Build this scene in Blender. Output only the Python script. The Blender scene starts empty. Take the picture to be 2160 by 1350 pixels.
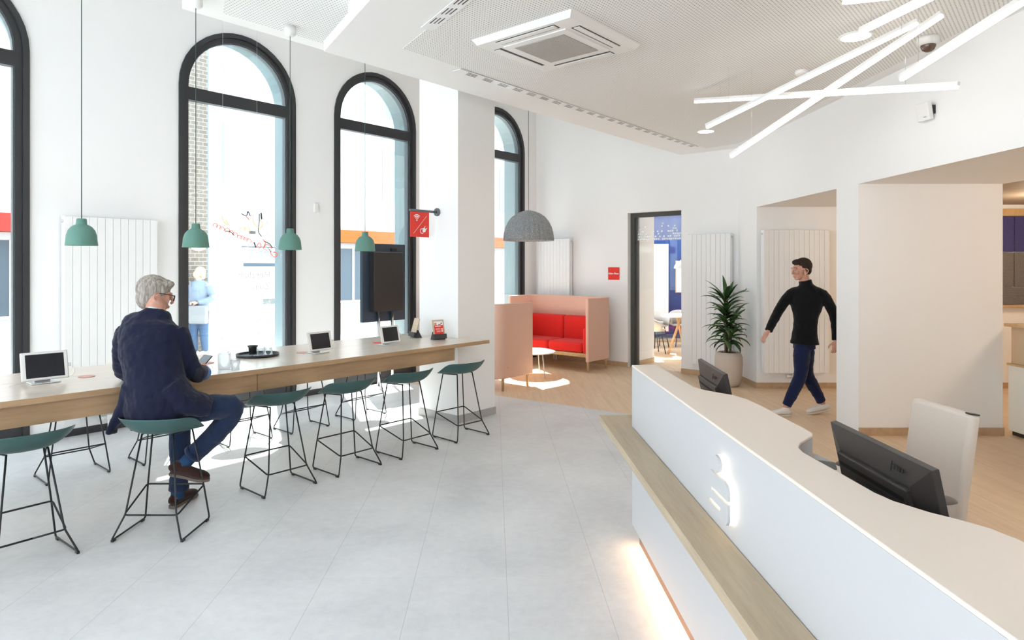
import bpy, bmesh, math, random
from mathutils import Vector, Matrix
random.seed(7)
R = math.radians
SC = bpy.context.scene
COL = SC.collection
# ------------------------------------------------------------------ frames
# world x = along the window wall, world y = towards the windows. Camera at (0,0,1.7).
CA, SA = 0.7617, 0.6479
CAMZ = 1.70
YAW = -math.atan2(CA, SA)            # direction of the camera's right hand in the world
YAWR = YAW + math.atan(0.0285)       # right wall / reception counter direction
F = 1370.0
def C(X, Y, z=0.0):                  # metres right / ahead of the viewpoint -> world
    return Vector((SA*X + CA*Y, -CA*X + SA*Y, z))
def P(px, py, Y):
    return C((px-1080)/F*Y, Y, CAMZ-(py-562)/F*Y)
# ------------------------------------------------------------------ camera, light, exposure
cam_d = bpy.data.cameras.new('camera'); cam = bpy.data.objects.new('camera', cam_d); COL.objects.link(cam)
cam.location = (0, 0, CAMZ); cam.rotation_euler = (R(90), 0, YAW)
cam_d.sensor_width = 36; cam_d.lens = F/2160*36; cam_d.shift_y = -113/2160; cam_d.clip_start = .02; cam_d.clip_end = 300
SC.camera = cam
W = bpy.data.worlds.new('sky'); SC.world = W; W.use_nodes = True
bg = W.node_tree.nodes['Background']; bg.inputs[0].default_value = (.82, .91, 1, 1); bg.inputs[1].default_value = 1.55
sun_d = bpy.data.lights.new('sun', 'SUN'); sun_d.energy = 9.0; sun_d.angle = R(.6); sun_d.color = (1, .95, .88)
sun = bpy.data.objects.new('sun', sun_d); COL.objects.link(sun)
sun.rotation_euler = Vector((-.54, -1, -1.64)).to_track_quat('-Z', 'Y').to_euler()
def lamp(name, loc, energy, color, size=.2, kind='POINT', rot=None, sy=None):
    d = bpy.data.lights.new(name, kind); d.energy = energy; d.color = color
    if kind == 'AREA':
        d.size = size
        if sy: d.shape = 'RECTANGLE'; d.size_y = sy
    else: d.shadow_soft_size = size
    o = bpy.data.objects.new(name, d); COL.objects.link(o); o.location = loc
    if rot: o.rotation_euler = rot
    return o
lamp('cove_light', (6.9, 4.48, 3.64), 95, (1, .93, .82), 5.2, 'AREA', (R(100), 0, 0), .10)
vs = SC.view_settings; vs.view_transform = 'Standard'; vs.look = 'None'; vs.gamma = 1; vs.use_curve_mapping = False
vs.exposure = 2.12
SC.cycles.max_bounces = 10; SC.cycles.diffuse_bounces = 6; SC.cycles.transparent_max_bounces = 16
SC.cycles.use_denoising = True
SC.cycles.caustics_reflective = False; SC.cycles.caustics_refractive = False
SC.cycles.sample_clamp_indirect = 8
# ------------------------------------------------------------------ materials
MT = {}
def mat(name, col=(.8, .8, .8), rough=.5, metal=0, emit=0, ecol=None, spec=.5, trans=0, ior=1.45, alpha=1, sheen=0, coat=0):
    if name in MT: return MT[name]
    m = bpy.data.materials.new(name); m.use_nodes = True; b = m.node_tree.nodes['Principled BSDF']
    b.inputs['Base Color'].default_value = (*col, 1); b.inputs['Roughness'].default_value = rough
    b.inputs['Metallic'].default_value = metal; b.inputs['Specular IOR Level'].default_value = spec
    b.inputs['Transmission Weight'].default_value = trans; b.inputs['IOR'].default_value = ior; b.inputs['Alpha'].default_value = alpha
    b.inputs['Coat Weight'].default_value = coat
    if sheen: b.inputs['Sheen Weight'].default_value = sheen
    if emit:
        b.inputs['Emission Color'].default_value = (*(ecol or col), 1); b.inputs['Emission Strength'].default_value = emit
    MT[name] = m; return m
class N:
    def __init__(s, m): s.t = m.node_tree; s.b = s.t.nodes['Principled BSDF']
    def n(s, ty, **k):
        x = s.t.nodes.new(ty)
        for a, v in k.items(): setattr(x, a, v)
        return x
    def l(s, a, b): s.t.links.new(a, b)
    def math(s, op, a, b=None, clamp=False):
        x = s.n('ShaderNodeMath', operation=op, use_clamp=clamp)
        for i, v in enumerate((a, b)):
            if v is None: continue
            if isinstance(v, (int, float)): x.inputs[i].default_value = v
            else: s.l(v, x.inputs[i])
        return x.outputs[0]
    def mix(s, f, a, b):
        x = s.n('ShaderNodeMix', data_type='RGBA')
        for i, v in ((0, f), (6, a), (7, b)):
            if isinstance(v, (int, float)): x.inputs[i].default_value = v
            elif isinstance(v, tuple): x.inputs[i].default_value = (*v, 1)
            else: s.l(v, x.inputs[i])
        return x.outputs[2]
    def coords(s, kind='Object', rot=0, scale=(1, 1, 1), loc=(0, 0, 0), rot3=None):
        tc = s.n('ShaderNodeTexCoord'); mp = s.n('ShaderNodeMapping')
        mp.inputs['Rotation'].default_value = rot3 or (0, 0, rot); mp.inputs['Scale'].default_value = scale; mp.inputs['Location'].default_value = loc
        s.l(tc.outputs[kind], mp.inputs[0]); return mp.outputs[0]
    def noise(s, v, scale, detail=4, rough=.5, dist=0):
        x = s.n('ShaderNodeTexNoise'); s.l(v, x.inputs['Vector']); x.inputs['Scale'].default_value = scale
        x.inputs['Detail'].default_value = detail; x.inputs['Roughness'].default_value = rough; x.inputs['Distortion'].default_value = dist
        return x.outputs['Fac']
    def ramp(s, f, *st):
        x = s.n('ShaderNodeValToRGB'); s.l(f, x.inputs[0]); e = x.color_ramp.elements
        while len(e) < len(st): e.new(.5)
        for i, (p, c) in enumerate(st): e[i].position = p; e[i].color = (*c, 1) if isinstance(c, tuple) else (c, c, c, 1)
        return x.outputs[0]
    def bump(s, h, st=.2, d=.01):
        x = s.n('ShaderNodeBump'); s.l(h, x.inputs['Height']); x.inputs['Strength'].default_value = st; x.inputs['Distance'].default_value = d
        s.l(x.outputs[0], s.b.inputs['Normal'])
    def col(s, c): s.l(c, s.b.inputs['Base Color'])
def wood(name, c1, c2, rot=0, scale=1, rough=.45, planks=0, rot3=None, axis=0, world=False):
    if name in MT: return MT[name]
    m = mat(name, c1, rough, spec=.35); k = N(m)
    sc = [9*scale]*3; sc[axis] = .7*scale
    v0 = k.coords('Object', rot, rot3=rot3)
    mp = k.n('ShaderNodeMapping'); mp.inputs['Scale'].default_value = sc; k.l(v0, mp.inputs[0]); v = mp.outputs[0]
    n1 = k.noise(v, 2.2, 5, .55, .6); n2 = k.noise(v, 14, 3, .6, .2)
    f = k.math('ADD', k.math('MULTIPLY', n1, .75), k.math('MULTIPLY', n2, .3))
    c = k.ramp(f, (.36, c2), (.66, c1))
    if planks:
        sp = k.n('ShaderNodeSeparateXYZ'); k.l(v0, sp.inputs[0])
        row = k.math('DIVIDE', sp.outputs[1], planks); fr = k.math('FRACT', row)
        gap = k.math('LESS_THAN', fr, .012)
        off = k.math('MULTIPLY', k.math('FLOOR', row), .37)
        fx = k.math('FRACT', k.math('ADD', k.math('DIVIDE', sp.outputs[0], 1.25), off)); gx = k.math('LESS_THAN', fx, .002)
        g = k.math('MAXIMUM', gap, gx)
        wn = k.n('ShaderNodeTexWhiteNoise', noise_dimensions='2D'); cb = k.n('ShaderNodeCombineXYZ')
        k.l(k.math('FLOOR', row), cb.inputs[0]); k.l(k.math('FLOOR', k.math('ADD', k.math('DIVIDE', sp.outputs[0], 1.25), off)), cb.inputs[1]); k.l(cb.outputs[0], wn.inputs[0])
        c = k.mix(k.math('MULTIPLY', wn.outputs[0], .28), c, c2)
        c = k.mix(k.math('MULTIPLY', g, .45), c, (c2[0]*.5, c2[1]*.5, c2[2]*.5))
    k.col(c); k.bump(n2, .06, .003); return m
def fabric(name, c, c2=None, sc=420, rough=.95):
    if name in MT: return MT[name]
    m = mat(name, c, rough, spec=.15, sheen=.15); k = N(m); v = k.coords('Object')
    n = k.noise(v, sc, 2, .6); c2 = c2 or tuple(x*.8 for x in c)
    k.col(k.mix(k.ramp(n, (.35, 0.), (.65, 1.)), c2, c)); k.bump(n, .25, .002); return m
WHITE = mat('white_plaster', (.885, .885, .88), .9, spec=.2)
_k = N(WHITE); _k.bump(_k.noise(_k.coords('Object'), 180, 3), .05, .002)
CREAM = mat('cream_plaster', (.86, .82, .755), .9, spec=.2)
COUNTERW = mat('counter_white', (.56, .567, .575), .42, spec=.4)
COUNTERT = mat('counter_top_cream', (.85, .745, .65), .45, spec=.35)
FRAME = mat('window_anthracite', (.035, .036, .039), .38, spec=.5)
BLACKM = mat('black_metal', (.012, .014, .016), .45, spec=.5)
STOOLG = mat('stool_green', (.045, .105, .10), .42, spec=.5)  # green darkened in its base colour for the backlit stools
LAMPG = mat('lamp_green', (.125, .26, .215), .6, spec=.3)
WHITEP = mat('white_plastic', (.82, .82, .8), .4)
WHITEM = mat('white_enamel', (.85, .855, .85), .35, spec=.5)
GREYM = mat('grey_metal', (.12, .14, .15), .45)
CHROME = mat('chrome', (.75, .76, .78), .15, 1)
BLACKP = mat('black_plastic', (.022, .020, .020), .38)
SCREEN = mat('screen_glass', (.014, .015, .02), .12)
RED = mat('sign_red', (.80, .035, .02), .4)
WHITEPR = mat('white_print', (.9, .9, .9), .5)
def archglass(name, tint, rough=0.0, blend=.06):
    m = mat(name); t = m.node_tree; t.nodes.remove(t.nodes['Principled BSDF']); out = t.nodes['Material Output']
    tr = t.nodes.new('ShaderNodeBsdfTransparent'); tr.inputs[0].default_value = (*tint, 1)
    gl = t.nodes.new('ShaderNodeBsdfGlossy'); gl.inputs['Roughness'].default_value = rough; gl.inputs[0].default_value = (1, 1, 1, 1)
    lw = t.nodes.new('ShaderNodeLayerWeight'); lw.inputs[0].default_value = .35
    mm = t.nodes.new('ShaderNodeMath'); mm.operation = 'MULTIPLY'; mm.inputs[1].default_value = .45; t.links.new(lw.outputs['Fresnel'], mm.inputs[0])
    mx = t.nodes.new('ShaderNodeMixShader'); t.links.new(mm.outputs[0], mx.inputs[0]); t.links.new(tr.outputs[0], mx.inputs[1]); t.links.new(gl.outputs[0], mx.inputs[2])
    t.links.new(mx.outputs[0], out.inputs[0]); return m
PANE = archglass('window_glass', (.93, .97, .97))
CLEAR = archglass('clear_acrylic', (.95, .975, .98))
# ------------------------------------------------------------------ object helpers
def tag(o, label=None, cat=None, group=None, kind=None):
    if label: o['label'] = label
    if cat: o['category'] = cat
    if group: o['group'] = group
    if kind: o['kind'] = kind
    return o
def thing(name, label, cat, loc=(0, 0, 0), rz=0, group=None):
    o = bpy.data.objects.new(name, None); COL.objects.link(o); o.location = loc; o.rotation_euler = (0, 0, rz)
    o.empty_display_size = .05
    return tag(o, label, cat, group)
def obj(name, bm, m, parent=None, smooth=False, label=None, mods=(), bevel=0, seg=2):
    me = bpy.data.meshes.new(name)
    bmesh.ops.recalc_face_normals(bm, faces=bm.faces[:])
    if smooth:
        for f in bm.faces: f.smooth = True
    bm.to_mesh(me); bm.free()
    for x in (m if isinstance(m, (list, tuple)) else [m]): me.materials.append(x)
    o = bpy.data.objects.new(name, me); COL.objects.link(o)
    if parent: o.parent = parent
    if label: o['label'] = label
    if bevel:
        b = o.modifiers.new('b', 'BEVEL'); b.width = bevel; b.segments = seg; b.limit_method = 'ANGLE'; b.angle_limit = R(40)
        for p in me.polygons: p.use_smooth = True
        b.harden_normals = True
    for ty, kw in mods:
        md = o.modifiers.new(ty, ty)
        for a, v in kw.items(): setattr(md, a, v)
    return o
def struct(name, bm, m, parent=None, **k):
    o = obj(name, bm, m, parent, **k)
    if parent is None: o['kind'] = 'structure'
    return o
def BM(): return bmesh.new()
def box(bm, c, s, rz=0, mi=0, M=None):
    m4 = Matrix.Translation(c) @ Matrix.Rotation(rz, 4, 'Z')
    if M is not None: m4 = M @ m4
    r = bmesh.ops.create_cube(bm, size=1, matrix=m4 @ Matrix.Diagonal((*s, 1)))
    if mi:
        for v in r['verts']:
            for f in v.link_faces: f.material_index = mi
    return bm
def box2(bm, lo, hi, mi=0):
    return box(bm, [(a+b)/2 for a, b in zip(lo, hi)], [abs(b-a) for a, b in zip(lo, hi)], 0, mi)
def prism(bm, pts, z0, z1, mi=0):
    a = [bm.verts.new((p[0], p[1], z0)) for p in pts]; b = [bm.verts.new((p[0], p[1], z1)) for p in pts]
    fs = [bm.faces.new(a[::-1]), bm.faces.new(b)]
    for i in range(len(pts)):
        j = (i+1) % len(pts); fs.append(bm.faces.new((a[i], a[j], b[j], b[i])))
    for f in fs: f.material_index = mi
    return bm
def slab(bm, pts, d, mi=0):            # pts: 3-D outline, d: extrusion vector
    d = Vector(d); a = [bm.verts.new(Vector(p)) for p in pts]; b = [bm.verts.new(Vector(p)+d) for p in pts]
    fs = [bm.faces.new(a[::-1]), bm.faces.new(b)]
    for i in range(len(pts)):
        j = (i+1) % len(pts); fs.append(bm.faces.new((a[i], a[j], b[j], b[i])))
    for f in fs: f.material_index = mi
    return bm
def cyl(bm, p, r, h, n=24, r2=None, M=None):
    m4 = Matrix.Translation((p[0], p[1], p[2]+h/2))
    if M is not None: m4 = M @ m4
    bmesh.ops.create_cone(bm, cap_ends=True, segments=n, radius1=r, radius2=r if r2 is None else r2, depth=h, matrix=m4); return bm
def sph(bm, c, r, s=(1, 1, 1), u=20, v=12, M=None):
    m4 = Matrix.Translation(c) @ Matrix.Diagonal((*s, 1))
    if M is not None: m4 = M @ m4
    bmesh.ops.create_uvsphere(bm, u_segments=u, v_segments=v, radius=r, matrix=m4); return bm
def lathe(bm, prof, n=32, c=(0, 0, 0), close=False):
    rings = []
    for r, z in prof:
        if r < 1e-5: rings.append([bm.verts.new((c[0], c[1], c[2]+z))])
        else: rings.append([bm.verts.new((c[0]+r*math.cos(2*math.pi*i/n), c[1]+r*math.sin(2*math.pi*i/n), c[2]+z)) for i in range(n)])
    if close: rings.append(rings[0])
    for a, b in zip(rings, rings[1:]):
        for i in range(n):
            j = (i+1) % n
            if len(a) == 1 and len(b) == 1: continue
            if len(a) == 1: bm.faces.new((a[0], b[j], b[i]))
            elif len(b) == 1: bm.faces.new((a[i], a[j], b[0]))
            else: bm.faces.new((a[i], a[j], b[j], b[i]))
    return bm
def cr(pts, n):                        # Catmull-Rom resample (works for tuples of any length)
    if n <= 1 or len(pts) < 3: return [tuple(p) for p in pts]
    out = []; q = [pts[0]]+list(pts)+[pts[-1]]
    for i in range(1, len(q)-2):
        for k in range(n):
            t = k/n; out.append(tuple(.5*((2*b)+(-a+c)*t+(2*a-5*b+4*c-d)*t*t+(-a+3*b-3*c+d)*t**3) for a, b, c, d in zip(q[i-1], q[i], q[i+1], q[i+2])))
    out.append(tuple(pts[-1])); return out
def tube(bm, pts, r, n=8, sub=1, cap=True, closed=False, up=None):
    """pts: (x,y,z) or (x,y,z,rx[,ry]); elliptical sections, rx across, ry along 'up'"""
    P4 = []
    for p in pts:
        p = tuple(p)
        P4.append(p if len(p) == 5 else (p+(p[3],) if len(p) == 4 else p+(r, r)))
    P4 = cr(P4, sub)
    V = [Vector(p[:3]) for p in P4]; m = len(V); rings = []; prev = None
    for i in range(m):
        if closed: t = (V[(i+1) % m]-V[i-1])
        else: t = (V[min(i+1, m-1)]-V[max(i-1, 0)])
        t = t.normalized() if t.length > 1e-9 else Vector((0, 0, 1))
        if up is not None: u = Vector(up)
        elif prev is not None: u = prev
        else: u = Vector((0, 0, 1)) if abs(t.z) < .9 else Vector((0, 1, 0))
        u = (u - t*u.dot(t))
        u = u.normalized() if u.length > 1e-6 else t.orthogonal().normalized()
        prev = u; s = t.cross(u)
        rings.append([bm.verts.new(V[i]+s*P4[i][3]*math.cos(2*math.pi*k/n)+u*P4[i][4]*math.sin(2*math.pi*k/n)) for k in range(n)])
    prs = list(zip(rings, rings[1:]))
    if closed: prs.append((rings[-1], rings[0]))
    for a, b in prs:
        for k in range(n):
            j = (k+1) % n; bm.faces.new((a[k], a[j], b[j], b[k]))
    if cap and not closed:
        bm.faces.new(rings[0][::-1]); bm.faces.new(rings[-1])
    return bm
def rnd(pts, r=.02, k=4):              # round the corners of a polyline
    out = [Vector(pts[0])]
    for a, b, c in zip(pts, pts[1:], pts[2:]):
        a, b, c = Vector(a), Vector(b), Vector(c); d1, d2 = (a-b), (c-b); q = min(r, d1.length*.45, d2.length*.45)
        s, e = b+d1.normalized()*q, b+d2.normalized()*q
        for i in range(k+1):
            t = i/k; out.append(s.lerp(b, t).lerp(b.lerp(e, t), t))
    out.append(Vector(pts[-1])); return out
def text(name, s, size, m, parent, M, ext=.001, align='LEFT', bold=False, label=None, sx=1):
    cu = bpy.data.curves.new(name, 'FONT'); cu.body = s; cu.size = size; cu.extrude = ext; cu.align_x = align; cu.align_y = 'CENTER'
    if bold: cu.offset = size*.018
    o = bpy.data.objects.new('tmp', cu); COL.objects.link(o)
    me = bpy.data.meshes.new_from_object(o.evaluated_get(bpy.context.evaluated_depsgraph_get())); bpy.data.objects.remove(o)
    me.transform(M @ Matrix.Diagonal((sx, 1, 1, 1))); me.materials.clear(); me.materials.append(m)
    q = bpy.data.objects.new(name, me); COL.objects.link(q); q.parent = parent
    if label: q['label'] = label
    return q
def copy_tree(o, parent=None):
    c = o.copy(); COL.objects.link(c)
    if parent: c.parent = parent
    for ch in list(o.children): copy_tree(ch, c)
    return c
def basis(o, x, y):                     # matrix with columns x, y, x×y at o
    x, y = Vector(x).normalized(), Vector(y).normalized(); z = x.cross(y)
    m = Matrix.Identity(4)
    for i, v in enumerate((x, y, z)):
        for j in range(3): m[j][i] = v[j]
    m.translation = Vector(o); return m
# ================================================================== LARGE STRUCTURE
WB = 7.575                                # window wall plane (y)
BA = 9.615                                # back wall plane (x)
H0, SOF, TOP = 0.0, 3.475, 5.0
def RW(Y): return C(3.67-.0285*Y, Y)      # point on the right wall
def RWi(Y, d): return C(3.67-.0285*Y+d, Y)
CORNER = C(3.392, 9.737)
# floors ------------------------------------------------------------
tilem = mat('grey_stone_floor', (.5, .52, .54), .40, spec=.4); k = N(tilem)
v = k.coords('Object', rot=-YAWR)
big = k.noise(v, 1.1, 6, .62, .4); fine = k.noise(v, 16, 6, .7)
f = k.math('ADD', k.math('MULTIPLY', big, .7), k.math('MULTIPLY', fine, .35))
c = k.ramp(f, (.36, (.56, .567, .58)), (.52, (.66, .667, .675)), (.68, (.745, .747, .75)))
sp = k.n('ShaderNodeSeparateXYZ'); k.l(v, sp.inputs[0])
gx = k.math('LESS_THAN', k.math('FRACT', k.math('ADD', k.math('DIVIDE', sp.outputs[0], .5), .86)), .006)
gy = k.math('LESS_THAN', k.math('FRACT', k.math('ADD', sp.outputs[1], .44)), .0022)
gg = k.math('MAXIMUM', gx, k.math('MULTIPLY', gy, .4))
k.col(k.mix(k.math('MULTIPLY', gg, .42), c, (.2, .2, .21))); k.bump(fine, .04, .002)
rr = k.n('ShaderNodeMapRange'); k.l(fine, rr.inputs[0]); rr.inputs[3].default_value = .30; rr.inputs[4].default_value = .5; k.l(rr.outputs[0], k.b.inputs['Roughness'])
oakfl = wood('oak_floor', (.78, .60, .42), (.66, .48, .32), rot=-(YAWR+R(90)), planks=.18, rough=.42)
OAK = wood('oak_table', (.76, .67, .57), (.68, .585, .485), axis=0, rough=.3); OAK.node_tree.nodes['Principled BSDF'].inputs['Coat Weight'].default_value = .6; OAK.node_tree.nodes['Principled BSDF'].inputs['Coat Roughness'].default_value = .22  # tabletop oak lightened in its base colour for the window glare
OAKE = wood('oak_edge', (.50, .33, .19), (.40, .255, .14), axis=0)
OAKB = wood('oak_bench', (.53, .43, .30), (.41, .32, .21), axis=1, scale=.8)
OAKBASE = wood('oak_baseboard', (.55, .39, .24), (.46, .31, .19), axis=0)
SPLIT0, SPLIT1 = Vector((6.376, 5.768, 0)), Vector((6.565, 3.840, 0))
sA = Vector((6.2, 7.575+.0, 0))          # split line extended to the window wall
sB = SPLIT1
cf = lambda Y, d=0: C(.745+.0285*(4.02-Y)+d, Y)    # counter front line
bm = BM()
grey = [C(-12, -6), Vector((-6, WB, 0)), sA, sB, cf(4.0, .06), cf(-6, .06)]
prism(bm, [(p.x, p.y) for p in grey], -.1, 0); struct('floor', bm, tilem)
bm = BM()
oakp = [sA, Vector((18, WB+.2, 0)), C(14, 8), C(14, -6), cf(-6, .06), cf(4.0, .06), sB]
prism(bm, [(p.x, p.y) for p in oakp], -.1, 0); o = struct('floor_wood', bm, oakfl)
# window wall with arched openings ------------------------------------
WIN = [1.022, 3.853, 5.890, 8.518]; WR = .7255; SPR = 3.763; WT = .42
REVEAL = mat('outer_reveal_paint', (.17, .235, .25), .22, spec=.6)
FACADE = mat('facade_render', (.5, .49, .47), .9)
bm = BM(); edges = [-3.0]
for cx in WIN: edges += [cx-WR, cx+WR]
edges += [BA+.05]
for i in range(0, len(edges), 2): box2(bm, (edges[i], WB, -.1), (edges[i+1], WB+WT, TOP))
AN = 20
def arc(cx, r, n=AN): return [(cx-r*math.cos(math.pi*i/n), SPR+r*math.sin(math.pi*i/n)) for i in range(n+1)]
for cx in WIN:
    a = arc(cx, WR)
    for p, q in zip(a, a[1:]):
        slab(bm, [(p[0], WB, p[1]), (q[0], WB, q[1]), (q[0], WB, TOP), (p[0], WB, TOP)], (0, WT, 0))
    box2(bm, (cx-WR, WB, -.1), (cx+WR, WB+WT, .01))
struct('wall_windows', bm, WHITE)
# painted outer reveals (behind each frame), a thin lining
def band(bm, cx, d0, d1, y0, y1, zb):
    def path(d): return [(cx-(WR-d), zb)]+arc(cx, WR-d)+[(cx+(WR-d), zb)]
    A, B = path(d0), path(d1); vs4 = []
    for (x0, z0), (x1, z1) in zip(A, B):
        vs4.append([bm.verts.new(p) for p in ((x0, y0, z0), (x1, y0, z1), (x1, y1, z1), (x0, y1, z0))])
    for a, b in zip(vs4, vs4[1:]):
        for i in range(4):
            j = (i+1) % 4; bm.faces.new((a[i], a[j], b[j], b[i]))
    bm.faces.new(vs4[0][::-1]); bm.faces.new(vs4[-1])
for i, cx in enumerate(WIN):
    bm = BM(); band(bm, cx, -.0, .03, WB+.10, WB+WT+.03, .0); struct('trim_%d' % (i+1), bm, REVEAL)
# windows --------------------------------------------------------------
def make_window(i, cx):
    w = thing('window_%d' % i, None, None, (0, 0, 0)); w['kind'] = 'structure'
    bm = BM(); band(bm, cx, 0, .052, WB-.022, WB+.09, .07)
    obj('window_frame', bm, FRAME, w)
    bm = BM(); band(bm, cx, .054, .112, WB+.006, WB+.10, .07)
    box2(bm, (cx-WR+.11, WB+.006, 3.60), (cx+WR-.11, WB+.095, SPR-.018))
    box2(bm, (cx-WR+.11, WB+.006, .07), (cx+WR-.11, WB+.095, .19))
    obj('sash', bm, FRAME, w)
    bm = BM(); band(bm, cx, .112, .122, WB+.03, WB+.10, .19)
    obj('glazing_bead', bm, GREYM, w)
    bm = BM(); box2(bm, (cx-WR+.11, WB+.058, .19), (cx+WR-.11, WB+.064, 3.60)); obj('pane', bm, PANE, w)
    bm = BM(); a = [(x, WB+.058, z) for x, z in arc(cx, WR-.112)]
    slab(bm, a, (0, .006, 0)); obj('pane', bm, PANE, w)
    bm = BM(); box2(bm, (cx-WR, WB-.012, 0), (cx+WR, WB+.12, .072)); obj('sill', bm, FRAME, w)
for i, cx in enumerate(WIN): make_window(i+1, cx)
for i in range(0, len(edges), 2):
    bm = BM(); box2(bm, (edges[i], WB-.012, 0), (edges[i+1], WB, .072)); struct('baseboard_window_%d' % (i//2+1), bm, FRAME)
# back wall with doorway ------------------------------------------------
D0, D1, DH, DT = 5.616, 4.643, 2.60, .175
bm = BM()
box2(bm, (BA, D0, -.1), (BA+DT, WB, TOP)); box2(bm, (BA, D1, DH), (BA+DT, D0, TOP)); box2(bm, (BA, CORNER.y-.6, -.1), (BA+DT, D1, TOP))
struct('wall_back', bm, WHITE)
bm = BM(); box2(bm, (BA-.012, D0+.0, 0), (BA, WB-.012, .08)); struct('baseboard_back_1', bm, OAKBASE)
bm = BM(); box2(bm, (BA-.012, CORNER.y, 0), (BA, D1, .08)); struct('baseboard_back_2', bm, OAKBASE)
# right wall with two passages -------------------------------------------
YA0, YA1, YB1, PH = 9.06, 6.95, 6.53, 2.53       # far passage 9.06..6.95, pier 6.95..6.53, near passage 6.53..2.2
PD = 1.45
def rblock(bm, y0, y1, z0, z1, d0=0, d1=PD):
    slab(bm, [RWi(y0, d0).to_3d()+Vector((0, 0, z0)), RWi(y1, d0)+Vector((0, 0, z0)), RWi(y1, d1)+Vector((0, 0, z0)), RWi(y0, d1)+Vector((0, 0, z0))], (0, 0, z1-z0))
bm = BM()
rblock(bm, 9.737, YA0, -.1, TOP, 0, 6.0); rblock(bm, YA0, YA1, PH, TOP); rblock(bm, YA1, YB1, -.1, TOP)
rblock(bm, YB1, 2.2, PH, TOP); rblock(bm, 2.2, -4, -.1, TOP)
struct('wall_right', bm, WHITE)
def bb(name, p, q, d, h=.08, m=None):
    bm = BM(); p, q = Vector(p), Vector(q); slab(bm, [p, q, q+Vector(d), p+Vector(d)], (0, 0, h)); struct(name, bm, m or OAKBASE)
ev = (C(-.0285, 1)).normalized(); nv = C(1, .0285).normalized()
bb('baseboard_right_1', RW(9.737), RW(YA0), -nv*.012)
bb('baseboard_right_2', RWi(YA0, -.012), RWi(YA0, 4.6), -ev*.012)
bb('baseboard_right_3', RWi(YB1, .0), RWi(YB1, PD+.01), -ev*.012)
# room behind the right wall ------------------------------------------------
bm = BM(); slab(bm, [RWi(YA0, PD)+Vector((0, 0, 2.56)), RWi(-1, PD)+Vector((0, 0, 2.56)), RWi(-1, 6)+Vector((0, 0, 2.56)), RWi(YA0, 6)+Vector((0, 0, 2.56))], (0, 0, .1))
lam = wood('lamella_ceiling', (.42, .35, .28), (.34, .28, .21), rot=-YAWR, planks=.14, rough=.6); struct('ceiling_side_room', bm, lam)
bm = BM(); slab(bm, [RWi(-1, 6), RWi(YA0, 6), RWi(YA0, 6.1), RWi(-1, 6.1)], (0, 0, 2.7)); struct('wall_side_room', bm, CREAM)
bm = BM(); slab(bm, [RWi(-1, PD), RWi(-1, 6.1), RWi(-1.1, 6.1), RWi(-1.1, PD)], (0, 0, 2.7)); struct('wall_side_room_end', bm, CREAM)
for (px, Y, e) in ((6.4, 7.6, 12), (6.2, 4.6, 12), (6.2, 2.0, 12)):
    lamp('side_room_lamp', C(px, Y, 2.35), e, (1, .80, .58), .25)
# ceilings --------------------------------------------------------------
def perf(name, pitch, hole, col, rot=0, inside=None):
    m = mat(name, col, .85, spec=.2); k = N(m); v = k.coords('Object', rot=rot)
    mp = k.n('ShaderNodeMapping'); mp.inputs['Scale'].default_value = (1/pitch, 1/pitch, 0); k.l(v, mp.inputs[0])
    fr = k.n('ShaderNodeVectorMath', operation='FRACTION'); k.l(mp.outputs[0], fr.inputs[0])
    sb = k.n('ShaderNodeVectorMath', operation='DISTANCE'); k.l(fr.outputs[0], sb.inputs[0]); sb.inputs[1].default_value = (.5, .5, 0)
    h = k.math('LESS_THAN', sb.outputs['Value'], hole/pitch/2)
    k.col(k.mix(h, col, (.36, .34, .33))); return m
PERF = perf('perforated_board', .025, .0105, (.86, .86, .845), rot=R(0))
PERF2 = perf('perforated_board_high', .030, .0115, (.86, .86, .86))
S0 = Vector((3.077, 4.657, 0)); sd = Vector((-.328, -.944, 0))
bm = BM()
S3 = S0+sd*9
rp = [S0, Vector((BA, 4.657, 0)), Vector((BA, CORNER.y, 0)), RW(-4), C(-1.0, -4.6), S3]
prism(bm, [(p.x, p.y) for p in rp], SOF, SOF+.085); struct('ceiling', bm, WHITE)
# perforated field let into the soffit
pf0 = Vector((3.449, 4.104, 0)); pfe = RWi(9.3, -.13)
q1 = Vector((BA-.30, 4.104, 0)); 
pfield = [pf0, q1, RWi(9.62, -.13) if False else Vector((BA-.30, CORNER.y+.33, 0)), RWi(9.35, -.14), RWi(-4, -.14), pf0+sd*8.6]
bm = BM(); prism(bm, [(p.x, p.y) for p in pfield], SOF-.003, SOF+.002); struct('ceiling_perforated', bm, PERF)
# high ceiling over the window strip
bm = BM(); prism(bm, [(-6, -5), (14, -5), (14, WB+WT), (-6, WB+WT)], TOP, TOP+.1); struct('ceiling_upper', bm, WHITE)
hd = Vector((-.385, -.922, 0)); h0 = Vector((2.366, 5.66, 0))
bm = BM(); hp = [h0, Vector((4.3, 5.66, 0)), Vector((4.3, 4.3, 0)), Vector((2.9, -1.5, 0)), h0+hd*7.5]
prism(bm, [(p.x, p.y) for p in hp], 3.87, 3.93); struct('ceiling_raised', bm, WHITE)
bm = BM(); hp2 = [h0+Vector((.27, -.17, 0)), Vector((4.2, 5.49, 0)), Vector((4.2, 4.3, 0)), Vector((2.8, -1.5, 0)), h0+hd*7.3+Vector((.17, 0, 0))]
prism(bm, [(p.x, p.y) for p in hp2], 3.866, 3.871); struct('ceiling_raised_perforated', bm, PERF2)
pr = Vector((-sd.y, sd.x, 0))
bm = BM(); u0 = S0+pr*.13+Vector((0, -.12, 0)); u1 = u0+sd*8.5
slab(bm, [u0, u1, u1+pr*.06, u0+pr*.06], (0, 0, .5)); 
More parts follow.
